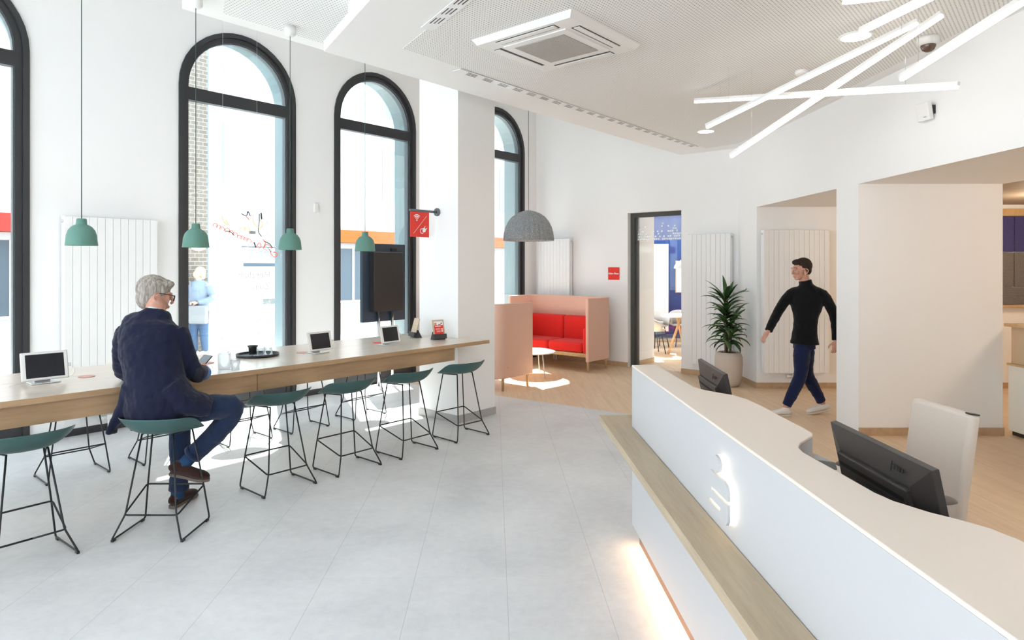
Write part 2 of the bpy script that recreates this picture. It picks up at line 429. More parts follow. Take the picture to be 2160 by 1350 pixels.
slab(bm, [u0, u0+Vector((6.3, 0, 0)), u0+Vector((6.3, -.06, 0)), u0+Vector((0, -.06, 0))], (0, 0, .5))
for vtx in bm.verts: vtx.co.z += SOF+.085
struct('trim_ceiling_upstand', bm, CREAM)
# linear slot diffusers in the soffit
def diffuser(name, p, d, L, label):
    d = Vector(d).normalized(); t = thing(name, label, 'air diffuser', (p[0], p[1], SOF-.0085), math.atan2(d.y, d.x), 'linear slot diffusers in the soffit')
    bm = BM(); box2(bm, (0, -.052, -.003), (L, .052, .004)); obj('housing', bm, WHITEM, t)
    x = .12
    while x < L-.2:
        for r in range(3):
            bm = BM(); box2(bm, (x+r*.012, -.034+r*.026, -.0045), (x+r*.012+.12, -.026+r*.026, -.0032)); obj('slot', bm, BLACKP, t)
        x += .22 if L > 3 else .20
    return t
diffuser('slot_diffuser', Vector((4.126, 4.165, 0)), (1, 0, 0), 4.95, 'long white slot diffuser in the ceiling along the window side of the perforated panel')
diffuser('slot_diffuser', C(-.63, 4.83), tuple(sd), 2.6, 'short white slot diffuser at the left edge of the perforated ceiling')
# column -----------------------------------------------------------------
bm = BM(); box2(bm, (4.983, 5.007, 0), (5.578, 5.63, TOP)); o = struct('wall_column', bm, WHITE)
TILEB = mat('grey_baseboard', (.40, .39, .38), .5)
bm = BM(); box2(bm, (4.971, 4.995, 0), (5.590, 5.642, .082)); box2(bm, (4.99, 5.01, -.01), (5.57, 5.62, .06)); struct('baseboard_column', bm, TILEB)
# doorway frame and glass ---------------------------------------------------
DFR = mat('door_frame_grey', (.075, .075, .07), .5)
t = thing('door_1', None, None, (0, 0, 0)); t['kind'] = 'structure'
bm = BM(); fx0, fx1 = BA+.10, BA+.175
box2(bm, (fx0, D0-.075, 0), (fx1, D0, DH)); box2(bm, (fx0, D1, 0), (fx1, D1+.03, DH)); box2(bm, (fx0, D1+.03, DH-.075), (fx1, D0-.075, DH))
box2(bm, (fx0+.03, D0-.115, 0), (fx1+.02, D0-.075, DH-.075)); obj('door_frame', bm, DFR, t)
bm = BM(); box2(bm, (fx0+.045, D1+.03, .01), (fx0+.053, D0-.115, DH-.075)); obj('pane', bm, CLEAR, t)
FILM = mat('frosted_film', (.85, .88, .92), .5, alpha=.22)
DOTM = mat('frosted_dots', (.93, .95, .97), .5, alpha=.92)
bm = BM(); box2(bm, (fx0+.041, D1+.03, 2.13), (fx0+.0435, D0-.115, DH-.08)); obj('film', bm, FILM, t)
bm = BM(); rg = random.Random(3)
for r_ in range(7):
    zz = 2.155+r_*.042
    n_ = 22
    for i in range(n_):
        if rg.random() < (.95, .75, .62, .45, .3, .14, .10)[r_]:
            yy = D1+.05+i*(D0-D1-.17)/(n_-1)+(.016 if r_ % 2 else 0)
            bmesh.ops.create_circle(bm, cap_ends=True, segments=12, radius=.0165, matrix=Matrix.Translation((fx0+.038, yy, zz)) @ Matrix.Rotation(R(90), 4, 'Y'))
obj('dots', bm, DOTM, t)
# meeting room beyond the door ---------------------------------------------------
BLUE = mat('blue_paint', (.02, .055, .21), .8)
bm = BM(); box2(bm, (BA+DT, D0-.035, -.1), (BA+.86, D0+.2, 3.0)); struct('wall_meeting_side', bm, WHITE)
bm = BM(); box2(bm, (BA+DT, D0-.047, 0), (BA+.86, D0-.035, .08)); struct('baseboard_meeting', bm, OAKBASE)
MY = 14.6
bm = BM(); slab(bm, [C(1.5, MY), C(7, MY), C(7, MY+.15), C(1.5, MY+.15)], (0, 0, 3)); struct('wall_meeting_blue', bm, BLUE)
bb('baseboard_meeting_blue', C(1.5, MY), C(7, MY), C(0, -.014)-C(0, 0))
bm = BM(); slab(bm, [C(6, 10.2), C(6, MY), C(6.1, MY), C(6.1, 10.2)], (0, 0, 3)); struct('wall_meeting_right', bm, WHITE)
bm = BM(); slab(bm, [Vector((BA+.86, D0+.05, 0)), C(1.55, 13.8), C(1.45, 13.8), Vector((BA+.80, D0+.15, 0))], (0, 0, 3)); struct('wall_meeting_left', bm, WHITE)  # unseen wall added to keep daylight out of the room
bm = BM(); slab(bm, [C(.6, 13), C(7, MY+.2), C(7, 10.2), C(3.9, 9.95), Vector((BA+DT, D1-.05, 0)), Vector((BA+DT, D0+.3, 0)), Vector((BA+DT, WB+.3, 0))], (0, 0, .1))
for vtx in bm.verts: vtx.co.z += 2.82
struct('ceiling_meeting', bm, WHITE)
bm = BM(); slab(bm, [C(2.0, 13.2, 2.80), C(4.6, 13.2, 2.80), C(4.6, 13.7, 2.80), C(2.0, 13.7, 2.80)], (0, 0, .02))
o = obj('ceiling_light_panel', bm, mat('panel_light', (1, 1, 1), emit=1.2, ecol=(1, .98, .94))); tag(o, 'long white light panel on the ceiling of the blue meeting room', 'ceiling light')
lamp('meeting_room_fill', C(2.6, 12.9, 2.5), 4, (.9, .95, 1), .4)  # point lamp added to fill in for window daylight, no fixture
# ================================================================== OUTSIDE
STREET = mat('street_paving', (.46, .46, .46), .85)
bm = BM(); box2(bm, (-30, WB+WT-.02, -.15), (45, 40, -.01)); struct('floor_street', bm, STREET)
FY = 20.0
t = thing('shop_building', 'pale shop building across the street with a red and orange awning band', 'building', (0, FY, 0))
brick = mat('pale_brick', (.55, .5, .45), .9); k = N(brick); bt = k.n('ShaderNodeTexBrick'); v = k.coords('Object', rot3=(R(90), 0, 0)); k.l(v, bt.inputs[0])
bt.inputs['Scale'].default_value = 3.2; bt.inputs['Color1'].default_value = (.105, .09, .075, 1); bt.inputs['Color2'].default_value = (.13, .112, .097, 1); bt.inputs['Mortar'].default_value = (.21, .20, .185, 1); k.col(bt.outputs[0])
bm = BM(); box2(bm, (-20, 0, -.1), (30, 1, 10.5)); obj('wall', bm, FACADE, t)
bm = BM(); box2(bm, (-20, -.5, 2.55), (6.0, .0, 3.0)); obj('awning_band', bm, mat('awning_red', (.30, .016, .008), .7), t, label='red awning band')
bm = BM(); box2(bm, (12.6, -.52, 2.55), (30, .0, 3.0)); obj('awning_band', bm, mat('awning_orange', (.40, .085, .006), .7), t, label='orange awning band')
GLZ = mat('shop_glass', (.07, .09, .11), .12); GLU = mat('upper_glass', (.22, .26, .30), .12)
for x in (-9, -5, -1, 3, 6.2, 10.2, 13.2, 16.2, 19.5, 23):
    bm = BM(); box2(bm, (x, -.02, .45), (x+2.5, .05, 2.35)); w = obj('shop_window', bm, GLZ, t)
    bm = BM(); box2(bm, (x+1.2, -.06, .45), (x+1.28, -.01, 2.35)); box2(bm, (x-.06, -.06, .38), (x+2.56, -.01, .46)); obj('mullion', bm, WHITEM, w)
for x in (-8, -4.6, -1.2, 2.2, 5.6, 9.0, 12.4, 15.8, 19.2, 22.6):
    for z in (4.2, 7.4):
        bm = BM(); box2(bm, (x, -.03, z), (x+1.3, .05, z+2.0)); w = obj('window', bm, GLU, t)
        bm = BM(); box2(bm, (x-.08, -.08, z-.1), (x+1.38, -.02, z)); box2(bm, (x+.62, -.06, z), (x+.68, -.02, z+2)); obj('sill', bm, WHITEM, w)
# brick pier and drainpipe seen in the second window
t = thing('brick_pier', 'pale brick pier with a blue drainpipe outside, at the left edge of the middle window', 'pier', (0, 0, 0))
bm = BM(); b0 = P(392, 560, 12.5); b1 = P(424, 560, 12.9)
box2(bm, (b0.x-1.2, b0.y, -.1), (b1.x+.05, b0.y+.5, 8.0)); obj('wall', bm, brick, t)
bm = BM(); pp = P(432, 560, 13.3); cyl(bm, (pp.x, pp.y, -.05), .07, 8, 12); obj('drainpipe', bm, mat('pale_blue_pipe', (.09, .14, .22), .5), t)
# ticket kiosk
kp = P(515, 560, 12.0)
t = thing('ticket_kiosk', 'white ticket kiosk on the pavement outside the second window', 'kiosk', (kp.x, kp.y, 0))
bm = BM(); box2(bm, (-.45, -.3, 0), (.65, .1, 1.86)); box2(bm, (-.18, -.34, 1.80), (.65, .1, 2.04)); obj('cabinet', bm, WHITEM, t, bevel=.03)
bm = BM(); box2(bm, (-.17, -.345, 1.70), (.64, -.30, 1.76)); obj('stripe', bm, mat('kiosk_blue', (.035, .065, .10), .5), t)
bm = BM(); box2(bm, (-.08, -.36, 1.85), (.60, -.335, 1.99)); obj('sign_panel', bm, mat('kiosk_panel', (.19, .21, .24), .4), t, bevel=.02)
bm = BM(); box2(bm, (.2, -.32, 1.0), (.5, -.30, 1.1)); obj('slot', bm, GREYM, t)
text('lettering', 'Fahrkarten', .12, WHITEPR, t, basis((.62, -.366, 1.95), (-1, 0, 0), (0, 0, 1)) if False else basis((-.05, -.366, 1.92), (1, 0, 0), (0, 0, 1)))

# unseen rear of the hall, walls and openings added to balance the light
bm = BM(); ys = [-5.5, -4.8, -2.3, -1.7, .8, 1.4, 3.9, 4.5, 7.0, WB]
for i in range(0, 10, 2): box2(bm, (-3.2, ys[i], -.1), (-3.0, ys[i+1], TOP))
for i in range(1, 9, 2): box2(bm, (-3.2, ys[i], 3.3), (-3.0, ys[i+1], TOP)); box2(bm, (-3.2, ys[i], -.1), (-3.0, ys[i+1], .2))
struct('wall_left_end', bm, WHITE)
bm = BM(); slab(bm, [C(-.6, -4.2), C(3.79, -4.2), C(3.79, -4.4), C(-.6, -4.4)], (0, 0, TOP)); struct('wall_rear', bm, WHITE)
# ================================================================== STOOLS
def make_stool():
    t = thing('bar_stool', 'x', 'stool')
    # shell: radial grid, high rear lip, open front
    bm = BM(); NR_, NA = 11, 40; ctr = bm.verts.new((0, .01, .632)); rings = []
    for i in range(1, NR_+1):
        r = i/NR_; row = []
        for j in range(NA):
            a = 2*math.pi*j/NA; ca, sa = math.cos(a), math.sin(a)
            ex = 2.5
            q = (abs(ca)**ex+abs(sa)**ex)**(-1/ex)
            x = .243*q*ca*r; y = .20*q*sa*r
            back = max(0, min(1, (.62-sa)/1.25)); back = back*back*(3-2*back)
            lip = .012+.112*back
            front = max(0, (sa-.4)/.6)
            z = .632+lip*r**3.7-.018*front*r**2 + .0*r
            y += (.018 if sa < 0 else 0)*(1-r)
            row.append(bm.verts.new((x*(1+.03*back*r), y, z)))
        rings.append(row)
    for j in range(NA): bm.faces.new((ctr, rings[0][j], rings[0][(j+1) % NA]))
    for a, b in zip(rings, rings[1:]):
        for j in range(NA): k2 = (j+1) % NA; bm.faces.new((a[j], b[j], b[k2], a[k2]))
    obj('seat', bm, STOOLG, t, True, mods=[('SOLIDIFY', dict(thickness=.007, offset=1)), ('SUBSURF', dict(levels=1, render_levels=1))])
    r = .0058
    for s in (-1, 1):
        pts = [(s*.10, -.055, .636), (s*.158, -.135, .158), (s*.215, -.187, .012), (s*.215, .187, .012), (s*.186, .165, .245), (s*.130, .125, .628)]
        bm = BM(); tube(bm, rnd(pts, .022, 4), r, 8); obj('leg', bm, BLACKM, t, True)
        bm = BM(); tube(bm, rnd([(s*.100, -.055, .633), (s*.130, .125, .625)], .01), r*.9, 6); obj('seat_rail', bm, BLACKM, t, True)
        for y in (-.165, .150):
            bm = BM(); box(bm, (s*.215, y, .0075), (.017, .034, .015)); obj('glide', bm, BLACKP, t, bevel=.003)
    ring = rnd([(0, -.138, .152), (.166, -.138, .152), (.192, .168, .245), (-.192, .168, .245), (-.166, -.138, .152), (0, -.138, .152)], .025, 4)
    bm = BM(); tube(bm, ring, r, 8); obj('footrest', bm, BLACKM, t, True)
    return t
stool0 = make_stool()
def place_stool(x, y, rz, label, group, first=[True]):
    o = stool0 if first[0] else copy_tree(stool0)
    first[0] = False; o.location = (x, y, 0); o.rotation_euler = (0, 0, rz); o['label'] = label; o['group'] = group
G1, G2 = 'bar stools on the room side of the long table', 'bar stools on the window side of the long table'
place_stool(1.727, 4.423, YAW, 'dark green bar stool the grey-haired seated man in the navy jacket sits on', G1)
place_stool(1.04, 4.61, R(3), 'dark green bar stool cut by the left edge, left of the seated man', G1)
place_stool(2.66, 4.636, 0, 'dark green bar stool just right of the seated man\'s knee', G1)
place_stool(3.29, 4.63, 0, 'dark green bar stool under the table\'s right half, second right of the seated man', G1)
place_stool(3.93, 4.61, 0, 'dark green bar stool next to the end one, left of the column', G1)
place_stool(4.63, 4.61, R(-3), 'dark green bar stool at the right end of the table, in front of the column', G1)
place_stool(.98, 6.16, R(180), 'bar stool behind the table at the far left edge, only its legs seen', G2)
place_stool(1.715, 6.17, R(180), 'bar stool behind the table with its legs seen left of the seated man', G2)
place_stool(2.40, 6.14, R(180), 'bar stool behind the table, its black legs partly hidden by the seated man\'s legs', G2)
place_stool(3.13, 6.13, R(180), 'bar stool behind the table, its legs standing in the bright sun patch', G2)
place_stool(3.775, 6.12, R(180), 'bar stool behind the table, seen between two green stools near the middle window pier', G2)
place_stool(4.54, 6.13, R(180), 'bar stool behind the table, the one nearest the column by the third window', G2)
# ================================================================== LONG TABLE
t = thing('communal_table', 'long high oak table running along the windows up to the white column', 'table', (0, 0, 0))
TZ0, TZ = .882, .92
def top_piece(x0, x1, y0, y1):
    bm = BM(); box2(bm, (x0, y0, TZ0), (x1, y1, TZ)); return obj('tabletop', bm, [OAK], t, bevel=.0015)
def oak_top(bm): pass
XL = -.9
top_piece(XL, 2.838, 4.662, 5.351); top_piece(XL, 2.838, 5.357, 5.83)
bm = BM(); prism(bm, [(2.842, 4.662), (5.11, 4.662), (5.11, 5.004), (4.978, 5.004), (4.978, 5.351), (2.842, 5.351)], TZ0, TZ); obj('tabletop', bm, OAK, t, bevel=.0015)
top_piece(2.842, 4.978, 5.357, 5.83)
for x0, x1 in ((XL, 2.512), (2.518, 4.62)):
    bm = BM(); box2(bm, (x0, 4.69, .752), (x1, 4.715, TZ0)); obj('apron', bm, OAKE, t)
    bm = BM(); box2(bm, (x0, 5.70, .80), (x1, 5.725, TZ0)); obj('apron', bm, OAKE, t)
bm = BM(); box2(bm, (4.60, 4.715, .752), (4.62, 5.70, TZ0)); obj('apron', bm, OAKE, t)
bm = BM(); slab(bm, [(4.9, 5.1, TZ0), (4.975, 5.1, TZ0), (4.975, 5.1, .70)], (0, .02, 0)); obj('wall_bracket', bm, WHITEM, t)
for x in (-.8,):
    bm = BM(); box2(bm, (x, 4.75, 0), (x+.08, 5.7, TZ0)); obj('leg', bm, OAKE, t)
# front lip reads as darker oak
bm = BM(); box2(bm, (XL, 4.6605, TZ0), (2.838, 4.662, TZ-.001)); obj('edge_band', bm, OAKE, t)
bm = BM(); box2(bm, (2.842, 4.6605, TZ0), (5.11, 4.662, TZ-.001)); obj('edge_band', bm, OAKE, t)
# ------------------------------------------------------------------ things on the table
SILV = mat('tablet_stand_aluminium', (.7, .72, .74), .3, .6)
CASE = mat('tablet_case', (.68, .66, .62), .5)
def tablet(x, y, rz, w, h, label, curve=True):
    t = thing('tablet', label, 'tablet', (x, y, TZ), rz, 'tablets on the long table')
    M = Matrix.Translation((0, 0, .024)) @ Matrix.Rotation(R(-14), 4, 'X')
    bm = BM(); box(bm, (0, 0, h/2), (w, .014, h), M=M); obj('case', bm, CASE, t, bevel=.006, seg=3)
    bm = BM(); box(bm, (0, -.0075, h/2), (w-.014, .003, h-.014), M=M); obj('bezel', bm, WHITEP, t, bevel=.001)
    bm = BM(); box(bm, (0, -.0095, h/2), (w-.052, .002, h-.034), M=M); obj('screen', bm, SCREEN, t)
    bm = BM(); cyl(bm, (0, 0, 0), .006, .0012, 16, M=M @ Matrix.Translation((w/2-.014, -.0088, h/2)) @ Matrix.Rotation(R(90), 4, 'X')); obj('home_button', bm, WHITEM, t)
    bm = BM(); box(bm, (.0, .045, .005), (w*.62, .13, .008)); box(bm, (0, .006, .0), (w*.35, .006, .12), M=Matrix.Translation((0, .055, .058)) @ Matrix.Rotation(R(24), 4, 'X')); obj('stand', bm, SILV, t, bevel=.003)
    bm = BM(); box(bm, (w/2+.008, .003, h*.47), (.018, .010, .020), M=M); tube(bm, cr([(w/2+.016, .0, h*.5), (w/2+.04, .03, h*.42), (w/2+.035, .09, .02), (.02, .14, .003), (-w/2-.03, .06, .003), (-w/2-.07, -.03, .003)], 6), .0014, 5); obj('cable', bm, WHITEP, t, True)
    return t
tablet(1.285, 5.175, R(0), .268, .190, 'white tablet on a stand at the left end of the long table')
tablet(3.335, 5.085, R(4), .252, .172, 'white tablet on a stand in the middle of the table, left of the black display')
tablet(4.12, 5.072, R(0), .235, .172, 'white tablet on a stand in front of the black display\'s chrome posts')
PINK = mat('coaster_leather', (.62, .33, .29), .6)
for i, (px, py, lb) in enumerate(((183, 794, 'round pink leather coaster right of the leftmost tablet'), (437, 765.5, 'round pink leather coaster beside the seated man\'s hand'), (638, 743.5, 'round pink leather coaster left of the middle tablet'), (797, 723, 'dark red coaster beside the tablet nearest the brochure stands'))):
    Y = F*.778/(py-562); p = C((px-1080)/F*Y, Y)
    bm = BM(); cyl(bm, (0, 0, 0), .052, .004, 32); o = obj('coaster', bm, PINK if i < 3 else RED, None, bevel=.001); o.location = (p.x, p.y, TZ)
    tag(o, lb, 'coaster', 'round coasters on the long table')
FROST = archglass('ribbed_frosted_glass', (.93, .94, .95), .35)
CLG = archglass('thin_clear_glass', (.95, .97, .98), .05)
def vessel(name, label, cat, x, y, z, prof, m=None, group=None):
    bm = BM(); lathe(bm, prof, 36); o = obj(name, bm, m or FROST, None, True); o.location = (x, y, z); return tag(o, label, cat, group)
p = C(-2.178, 4.92)
t = thing('water_carafe', 'frosted ribbed glass water carafe with a clear neck on the table', 'carafe', (p.x, p.y, TZ))
bm = BM(); lathe(bm, [(0, .0), (.044, 0), (.047, .01), (.047, .058), (.0485, .06), (.0485, .112), (.044, .12), (.044, .121), (.0425, .119), (.045, .11), (.044, .06), (.043, .012), (0, .008)], 36); obj('body', bm, FROST, t, True)
bm = BM(); lathe(bm, [(.043, .121), (.036, .138), (.022, .155), (.019, .18), (.020, .225), (.022, .245), (.020, .245), (.0175, .225), (.0165, .18), (.0195, .156), (.033, .140), (.041, .121)], 32); obj('neck', bm, CLG, t, True)
GP = lambda s: [(0, 0), (.026*s, 0), (.030*s, .004), (.030*s, .045*s), (.036*s, .049*s), (.037*s, .085*s), (.035*s, .085*s), (.034*s, .051*s), (.028*s, .045*s), (.027*s, .008), (0, .006)]
p = C(-2.07, 4.86); vessel('tumbler', 'frosted two-step glass tumbler standing right of the water carafe', 'glass', p.x, p.y, TZ, GP(1), group='glasses on the table')
tp = C(-2.216, 5.66)
t = thing('serving_tray', 'round black serving tray with a raised rim in the middle of the table', 'tray', (tp.x, tp.y, TZ))
bm = BM(); lathe(bm, [(0, 0), (.168, 0), (.176, .004), (.178, .024), (.174, .024), (.171, .007), (0, .006)], 56); obj('base', bm, mat('tray_black', (.02, .022, .028), .3), t, True)
bm = BM(); lathe(bm, [(0, .0065), (.169, .0072), (.169, .0075), (0, .008)], 56); obj('mat', bm, mat('tray_mat_grey', (.16, .19, .24), .25), t, True)
def on_tray(px, py, dz=.008):
    Y = F*(CAMZ-TZ-dz)/(py-562); p = C((px-1080)/F*Y, Y); return p.x, p.y, TZ+dz
x, y, z = on_tray(533, 745.5)
t = thing('sugar_bowl', 'black flared bowl at the back of the round tray', 'bowl', (x, y, z))
bm = BM(); lathe(bm, [(0, 0), (.030, 0), (.032, .004), (.036, .05), (.047, .070), (.045, .071), (.034, .052), (0, .01)], 36); obj('bowl', bm, BLACKP, t, True)
x, y, z = on_tray(550, 752); vessel('tumbler', 'front clear glass tumbler on the black tray', 'glass', x, y, z, GP(1), CLG, 'glasses on the table')
x, y, z = on_tray(566, 747.5); vessel('tumbler', 'upturned glass tumbler at the right back of the black tray', 'glass', x, y, z, [(a, .085-b) for a, b in GP(1)], CLG, 'glasses on the table')
x, y, z = on_tray(533, 751.5)
t = thing('bottle_opener', 'small shiny steel opener lying on the black tray', 'opener', (x, y, z), R(20))
bm = BM(); box2(bm, (-.045, -.008, 0), (.02, .008, .004)); lathe(bm, [(.010, .001), (.020, .001), (.020, .005), (.010, .005)], 20, (.035, 0, 0), True); obj('blade', bm, CHROME, t, bevel=.001)
# brochure stands
OAKP = wood('oak_panel', (.62, .50, .36), (.52, .40, .28), scale=3)
DGREY = mat('stand_block', (.05, .05, .052), .6)
def brochure(x, y, rz, label, leaflet):
    t = thing('leaflet_holder', label, 'leaflet holder', (x, y, TZ), rz, 'oak leaflet holders on the table')
    M = Matrix.Translation((0, 0, .004)) @ Matrix.Rotation(R(-16), 4, 'X')
    bm = BM(); box(bm, (0, 0, .11), (.135, .008, .205), M=M); obj('board', bm, OAKP, t, bevel=.001)
    bm = BM(); box(bm, (0, -.012, .03), (.150, .022, .05), M=M); slab(bm, [(-.07, .012, .0), (-.07, .085, .0), (-.07, .04, .085)], (.14, 0, 0)); obj('foot', bm, DGREY, t)
    if leaflet:
        bm = BM(); box(bm, (0, -.0055, .115), (.102, .0012, .150), M=M); l = obj('leaflet', bm, RED, t)
        bm = BM(); box(bm, (0, -.0065, .172), (.102, .0008, .042), M=M); obj('picture', bm, WHITEPR, l)
        bm = BM(); box(bm, (-.035, -.0073, .165), (.025, .0006, .03), M=M); obj('picture', bm, mat('print_skin', (.6, .3, .22), .6), l)
        bm = BM(); box(bm, (.012, -.0073, .158), (.03, .0006, .008), M=M); box(bm, (.034, -.0073, .172), (.014, .0006, .012), M=M); obj('picture', bm, BLACKP, l)
        bm = BM()
        for k_, (zz, w_, xx) in enumerate(((.142, .07, -.006), (.137, .06, -.010), (.118, .055, -.008), (.112, .05, -.010), (.106, .05, -.012), (.092, .05, -.004), (.086, .05, -.004), (.080, .045, -.006))):
            box(bm, (xx, -.0066, zz), (w_, .0008, .0035 if k_ < 2 else .0018), M=M)
        obj('printed_lines', bm, WHITEPR, l)
        bm = BM()
        for zz in (.110, .088): cyl(bm, (0, 0, 0), .009, .001, 20, M=M @ Matrix.Translation((.036, -.0064, zz)) @ Matrix.Rotation(R(90), 4, 'X'))
        obj('printed_dots', bm, WHITEPR, l)
    return t
brochure(4.765, 5.06, R(-18), 'oak board on a dark foot holding a red leaflet, beside the white column', True)
brochure(4.72, 5.45, R(-108), 'oak board on a dark grey block seen from its side, left of the red leaflet', False)
# sign bracket on the column
t = thing('hanging_sign', 'red projecting sign with wifi and plug symbols hanging from a grey rod on the column', 'sign', (4.983, 5.33, 2.305))
bm = BM(); cyl(bm, (0, 0, 0), .045, .016, 28, M=Matrix.Translation((-.016, 0, 0)) @ Matrix.Rotation(R(90), 4, 'Y')); obj('rosette', bm, GREYM, t, True)
bm = BM(); cyl(bm, (0, 0, 0), .0135, .385, 16, M=Matrix.Translation((-.40, 0, 0)) @ Matrix.Rotation(R(90), 4, 'Y')); obj('rod', bm, GREYM, t, True)
sg = obj('panel', box(BM(), (-.262, 0, -.150), (.268, .006, .272)), RED, t, bevel=.002)
M = basis((-.262, -.0045, -.150), (1, 0, 0), (0, 0, 1))
def arcband(bm, cx, cy, r0, r1, a0, a1, M, n=16, th=.001):
    vv = []
    for i in range(n+1):
        a = R(a0+(a1-a0)*i/n); vv.append([bm.verts.new(M @ Vector((cx+r*math.cos(a), cy+r*math.sin(a), z))) for r, z in ((r0, 0), (r1, 0), (r1, th), (r0, th))])
    for a, b in zip(vv, vv[1:]):
        for i in range(4): bm.faces.new((a[i], a[(i+1) % 4], b[(i+1) % 4], b[i]))
    bm.faces.new(vv[0]); bm.faces.new(vv[-1][::-1])
bm = BM()
for r0 in (.020, .037, .054): arcband(bm, -.045, .045, r0, r0+.009, 45, 135, M)
bmesh.ops.create_cone(bm, cap_ends=True, segments=16, radius1=.009, radius2=.009, depth=.001, matrix=M @ Matrix.Translation((-.045, .045, 0)))
obj('wifi_symbol', bm, WHITEPR, sg)
bm = BM(); slab(bm, [M @ Vector(p) for p in ((-.095, -.100, 0), (-.091, -.100, 0), (.100, .098, 0), (.096, .098, 0))], (0, -.001, 0)); obj('divider_line', bm, WHITEPR, sg)
bm = BM(); slab(bm, [M @ Vector(p) for p in ((.035, -.068, 0), (.045, -.085, 0), (.075, -.078, 0), (.088, -.052, 0), (.060, -.030, 0), (.040, -.040, 0))], (0, -.001, 0))
slab(bm, [M @ Vector(p) for p in ((.060, -.032, 0), (.066, -.036, 0), (.076, -.016, 0), (.070, -.012, 0))], (0, -.001, 0)); slab(bm, [M @ Vector(p) for p in ((.082, -.046, 0), (.087, -.051, 0), (.105, -.038, 0), (.101, -.033, 0))], (0, -.001, 0))
arcband(bm, .030, -.070, .022, .030, 60, 310, M); obj('plug_symbol', bm, WHITEPR, sg)
# display on chrome posts in the third window
dp = (5.86, 7.33)
t = thing('display_stand', 'tall black digital display seen from behind on two chrome posts in the third window', 'display', (dp[0], dp[1], 0))
x0, x1 = -.30, .22
bm = BM(); box2(bm, (-.36, .06, .92), (.40, .12, 2.02)); obj('screen_housing', bm, mat('display_blue_black', (.03, .045, .07), .3), t, bevel=.004)
bm = BM(); box2(bm, (-.245, -.05, 1.07), (.27, .055, 1.90)); obj('rear_cover', bm, BLACKP, t, bevel=.004)
bm = BM(); box2(bm, (.13, .045, 1.925), (.23, .06, 1.96)); obj('latch', bm, BLACKM, t)
for x in (-.105, .135):
    bm = BM(); cyl(bm, (x, .03, .02), .021, 1.10, 20); obj('post', bm, CHROME, t, True)
bm = BM(); box2(bm, (-.3, -.12, 0), (.32, .16, .02)); obj('base_plate', bm, mat('white_plate', (.8, .8, .8), .4), t)
# ================================================================== PENDANTS OVER THE TABLE
def make_pendant():
    t = thing('pendant_lamp', 'x', 'lamp')
    bm = BM(); lathe(bm, [(.101, 0), (.097, .035), (.093, .075), (.082, .110), (.062, .135), (.040, .148), (.034, .152), (.032, .185), (.027, .192), (0, .192)], 40)
    lathe(bm, [(.101, 0), (.097, .002), (.093, .036), (.088, .075), (.077, .107), (.058, .130), (.0, .140)], 40); obj('shade', bm, LAMPG, t, True)
    bm = BM(); sph(bm, (0, 0, .07), .03); obj('bulb', bm, mat('bulb', (1, .9, .75), .3, emit=6, ecol=(1, .85, .6)), t, True)
    bm = BM(); tube(bm, [(0, 0, .19), (0, 0, 1.85)], .0032, 6); obj('cord', bm, mat('cord_green', (.05, .09, .08), .6), t, True)
    bm = BM(); lathe(bm, [(0, 1.775), (.030, 1.775), (.052, 1.795), (.052, 1.862), (0, 1.862)], 28); obj('canopy', bm, WHITEP, t, True)
    return t
pl0 = make_pendant()
LZ = 2.0
LB = ((172, 518, 'leftmost of the green bell pendant lamps over the table'), (413, 522, 'second green bell pendant from the left, at the middle window\'s left frame'),
      (612, 527, 'green bell pendant lamp hanging before the middle window\'s right frame'), (770, 529.5, 'rightmost green bell pendant, hanging in the third window beside the red sign'))
for i, (px, py, lb) in enumerate(LB):
    K = 5.33/SA*1165.0; Y = K/(2245-px); X = (px-1080)/F*Y; z = CAMZ-(py-562)/F*Y; z = CAMZ+(562-py)/F*Y
    o = pl0 if i == 0 else copy_tree(pl0); p = C(X, Y, z); o.location = p; o['label'] = lb; o['group'] = 'green pendant lamps in a row over the long table'
# cord length follows the ceiling each hangs from
for o in [o for o in bpy.data.objects if o.name.startswith('pendant_lamp')]:
    up = 3.866-o.location.z if o.location.x < 4.1 else TOP-o.location.z
    for ch in o.children:
        if ch.name.startswith('cord'): ch.scale.z = 1; ch.data = ch.data.copy()
        if ch.name.startswith('cord'):
            for v_ in ch.data.vertices:
                if v_.co.z > 1: v_.co.z = up-.03
        if ch.name.startswith('canopy'): ch.location.z = up-1.862
# felt dome lamp
dp = Vector((7.9, 6.38, 2.10))
t = thing('dome_lamp', 'large ribbed grey felt dome pendant hanging over the round coffee table', 'lamp', dp)
FELT = fabric('grey_felt', (.42, .44, .45), (.20, .21, .22), 90)
bm = BM(); n = 120; prof = [(.385, 0), (.384, .03), (.375, .12), (.352, .21), (.31, .30), (.25, .375), (.17, .43), (.09, .462), (.03, .475)]
rows = []
for r_, z_ in prof: rows.append([bm.verts.new(((r_*(1+(.035 if j % 4 in (0, 1) else 0)))*math.cos(2*math.pi*j/n), (r_*(1+(.035 if j % 4 in (0, 1) else 0)))*math.sin(2*math.pi*j/n), z_)) for j in range(n)])
for a, b in zip(rows, rows[1:]):
    for j in range(n): bm.faces.new((a[j], a[(j+1) % n], b[(j+1) % n], b[j]))
bm.faces.new(rows[-1]); obj('shade', bm, FELT, t, True, mods=[('SOLIDIFY', dict(thickness=.012, offset=-1))])
bm = BM(); tube(bm, [(0, 0, .47), (0, 0, TOP-dp.z)], .004, 6); obj('cord', bm, BLACKM, t)
bm = BM(); sph(bm, (0, 0, .2), .05); obj('bulb', bm, MT['bulb'], t, True)
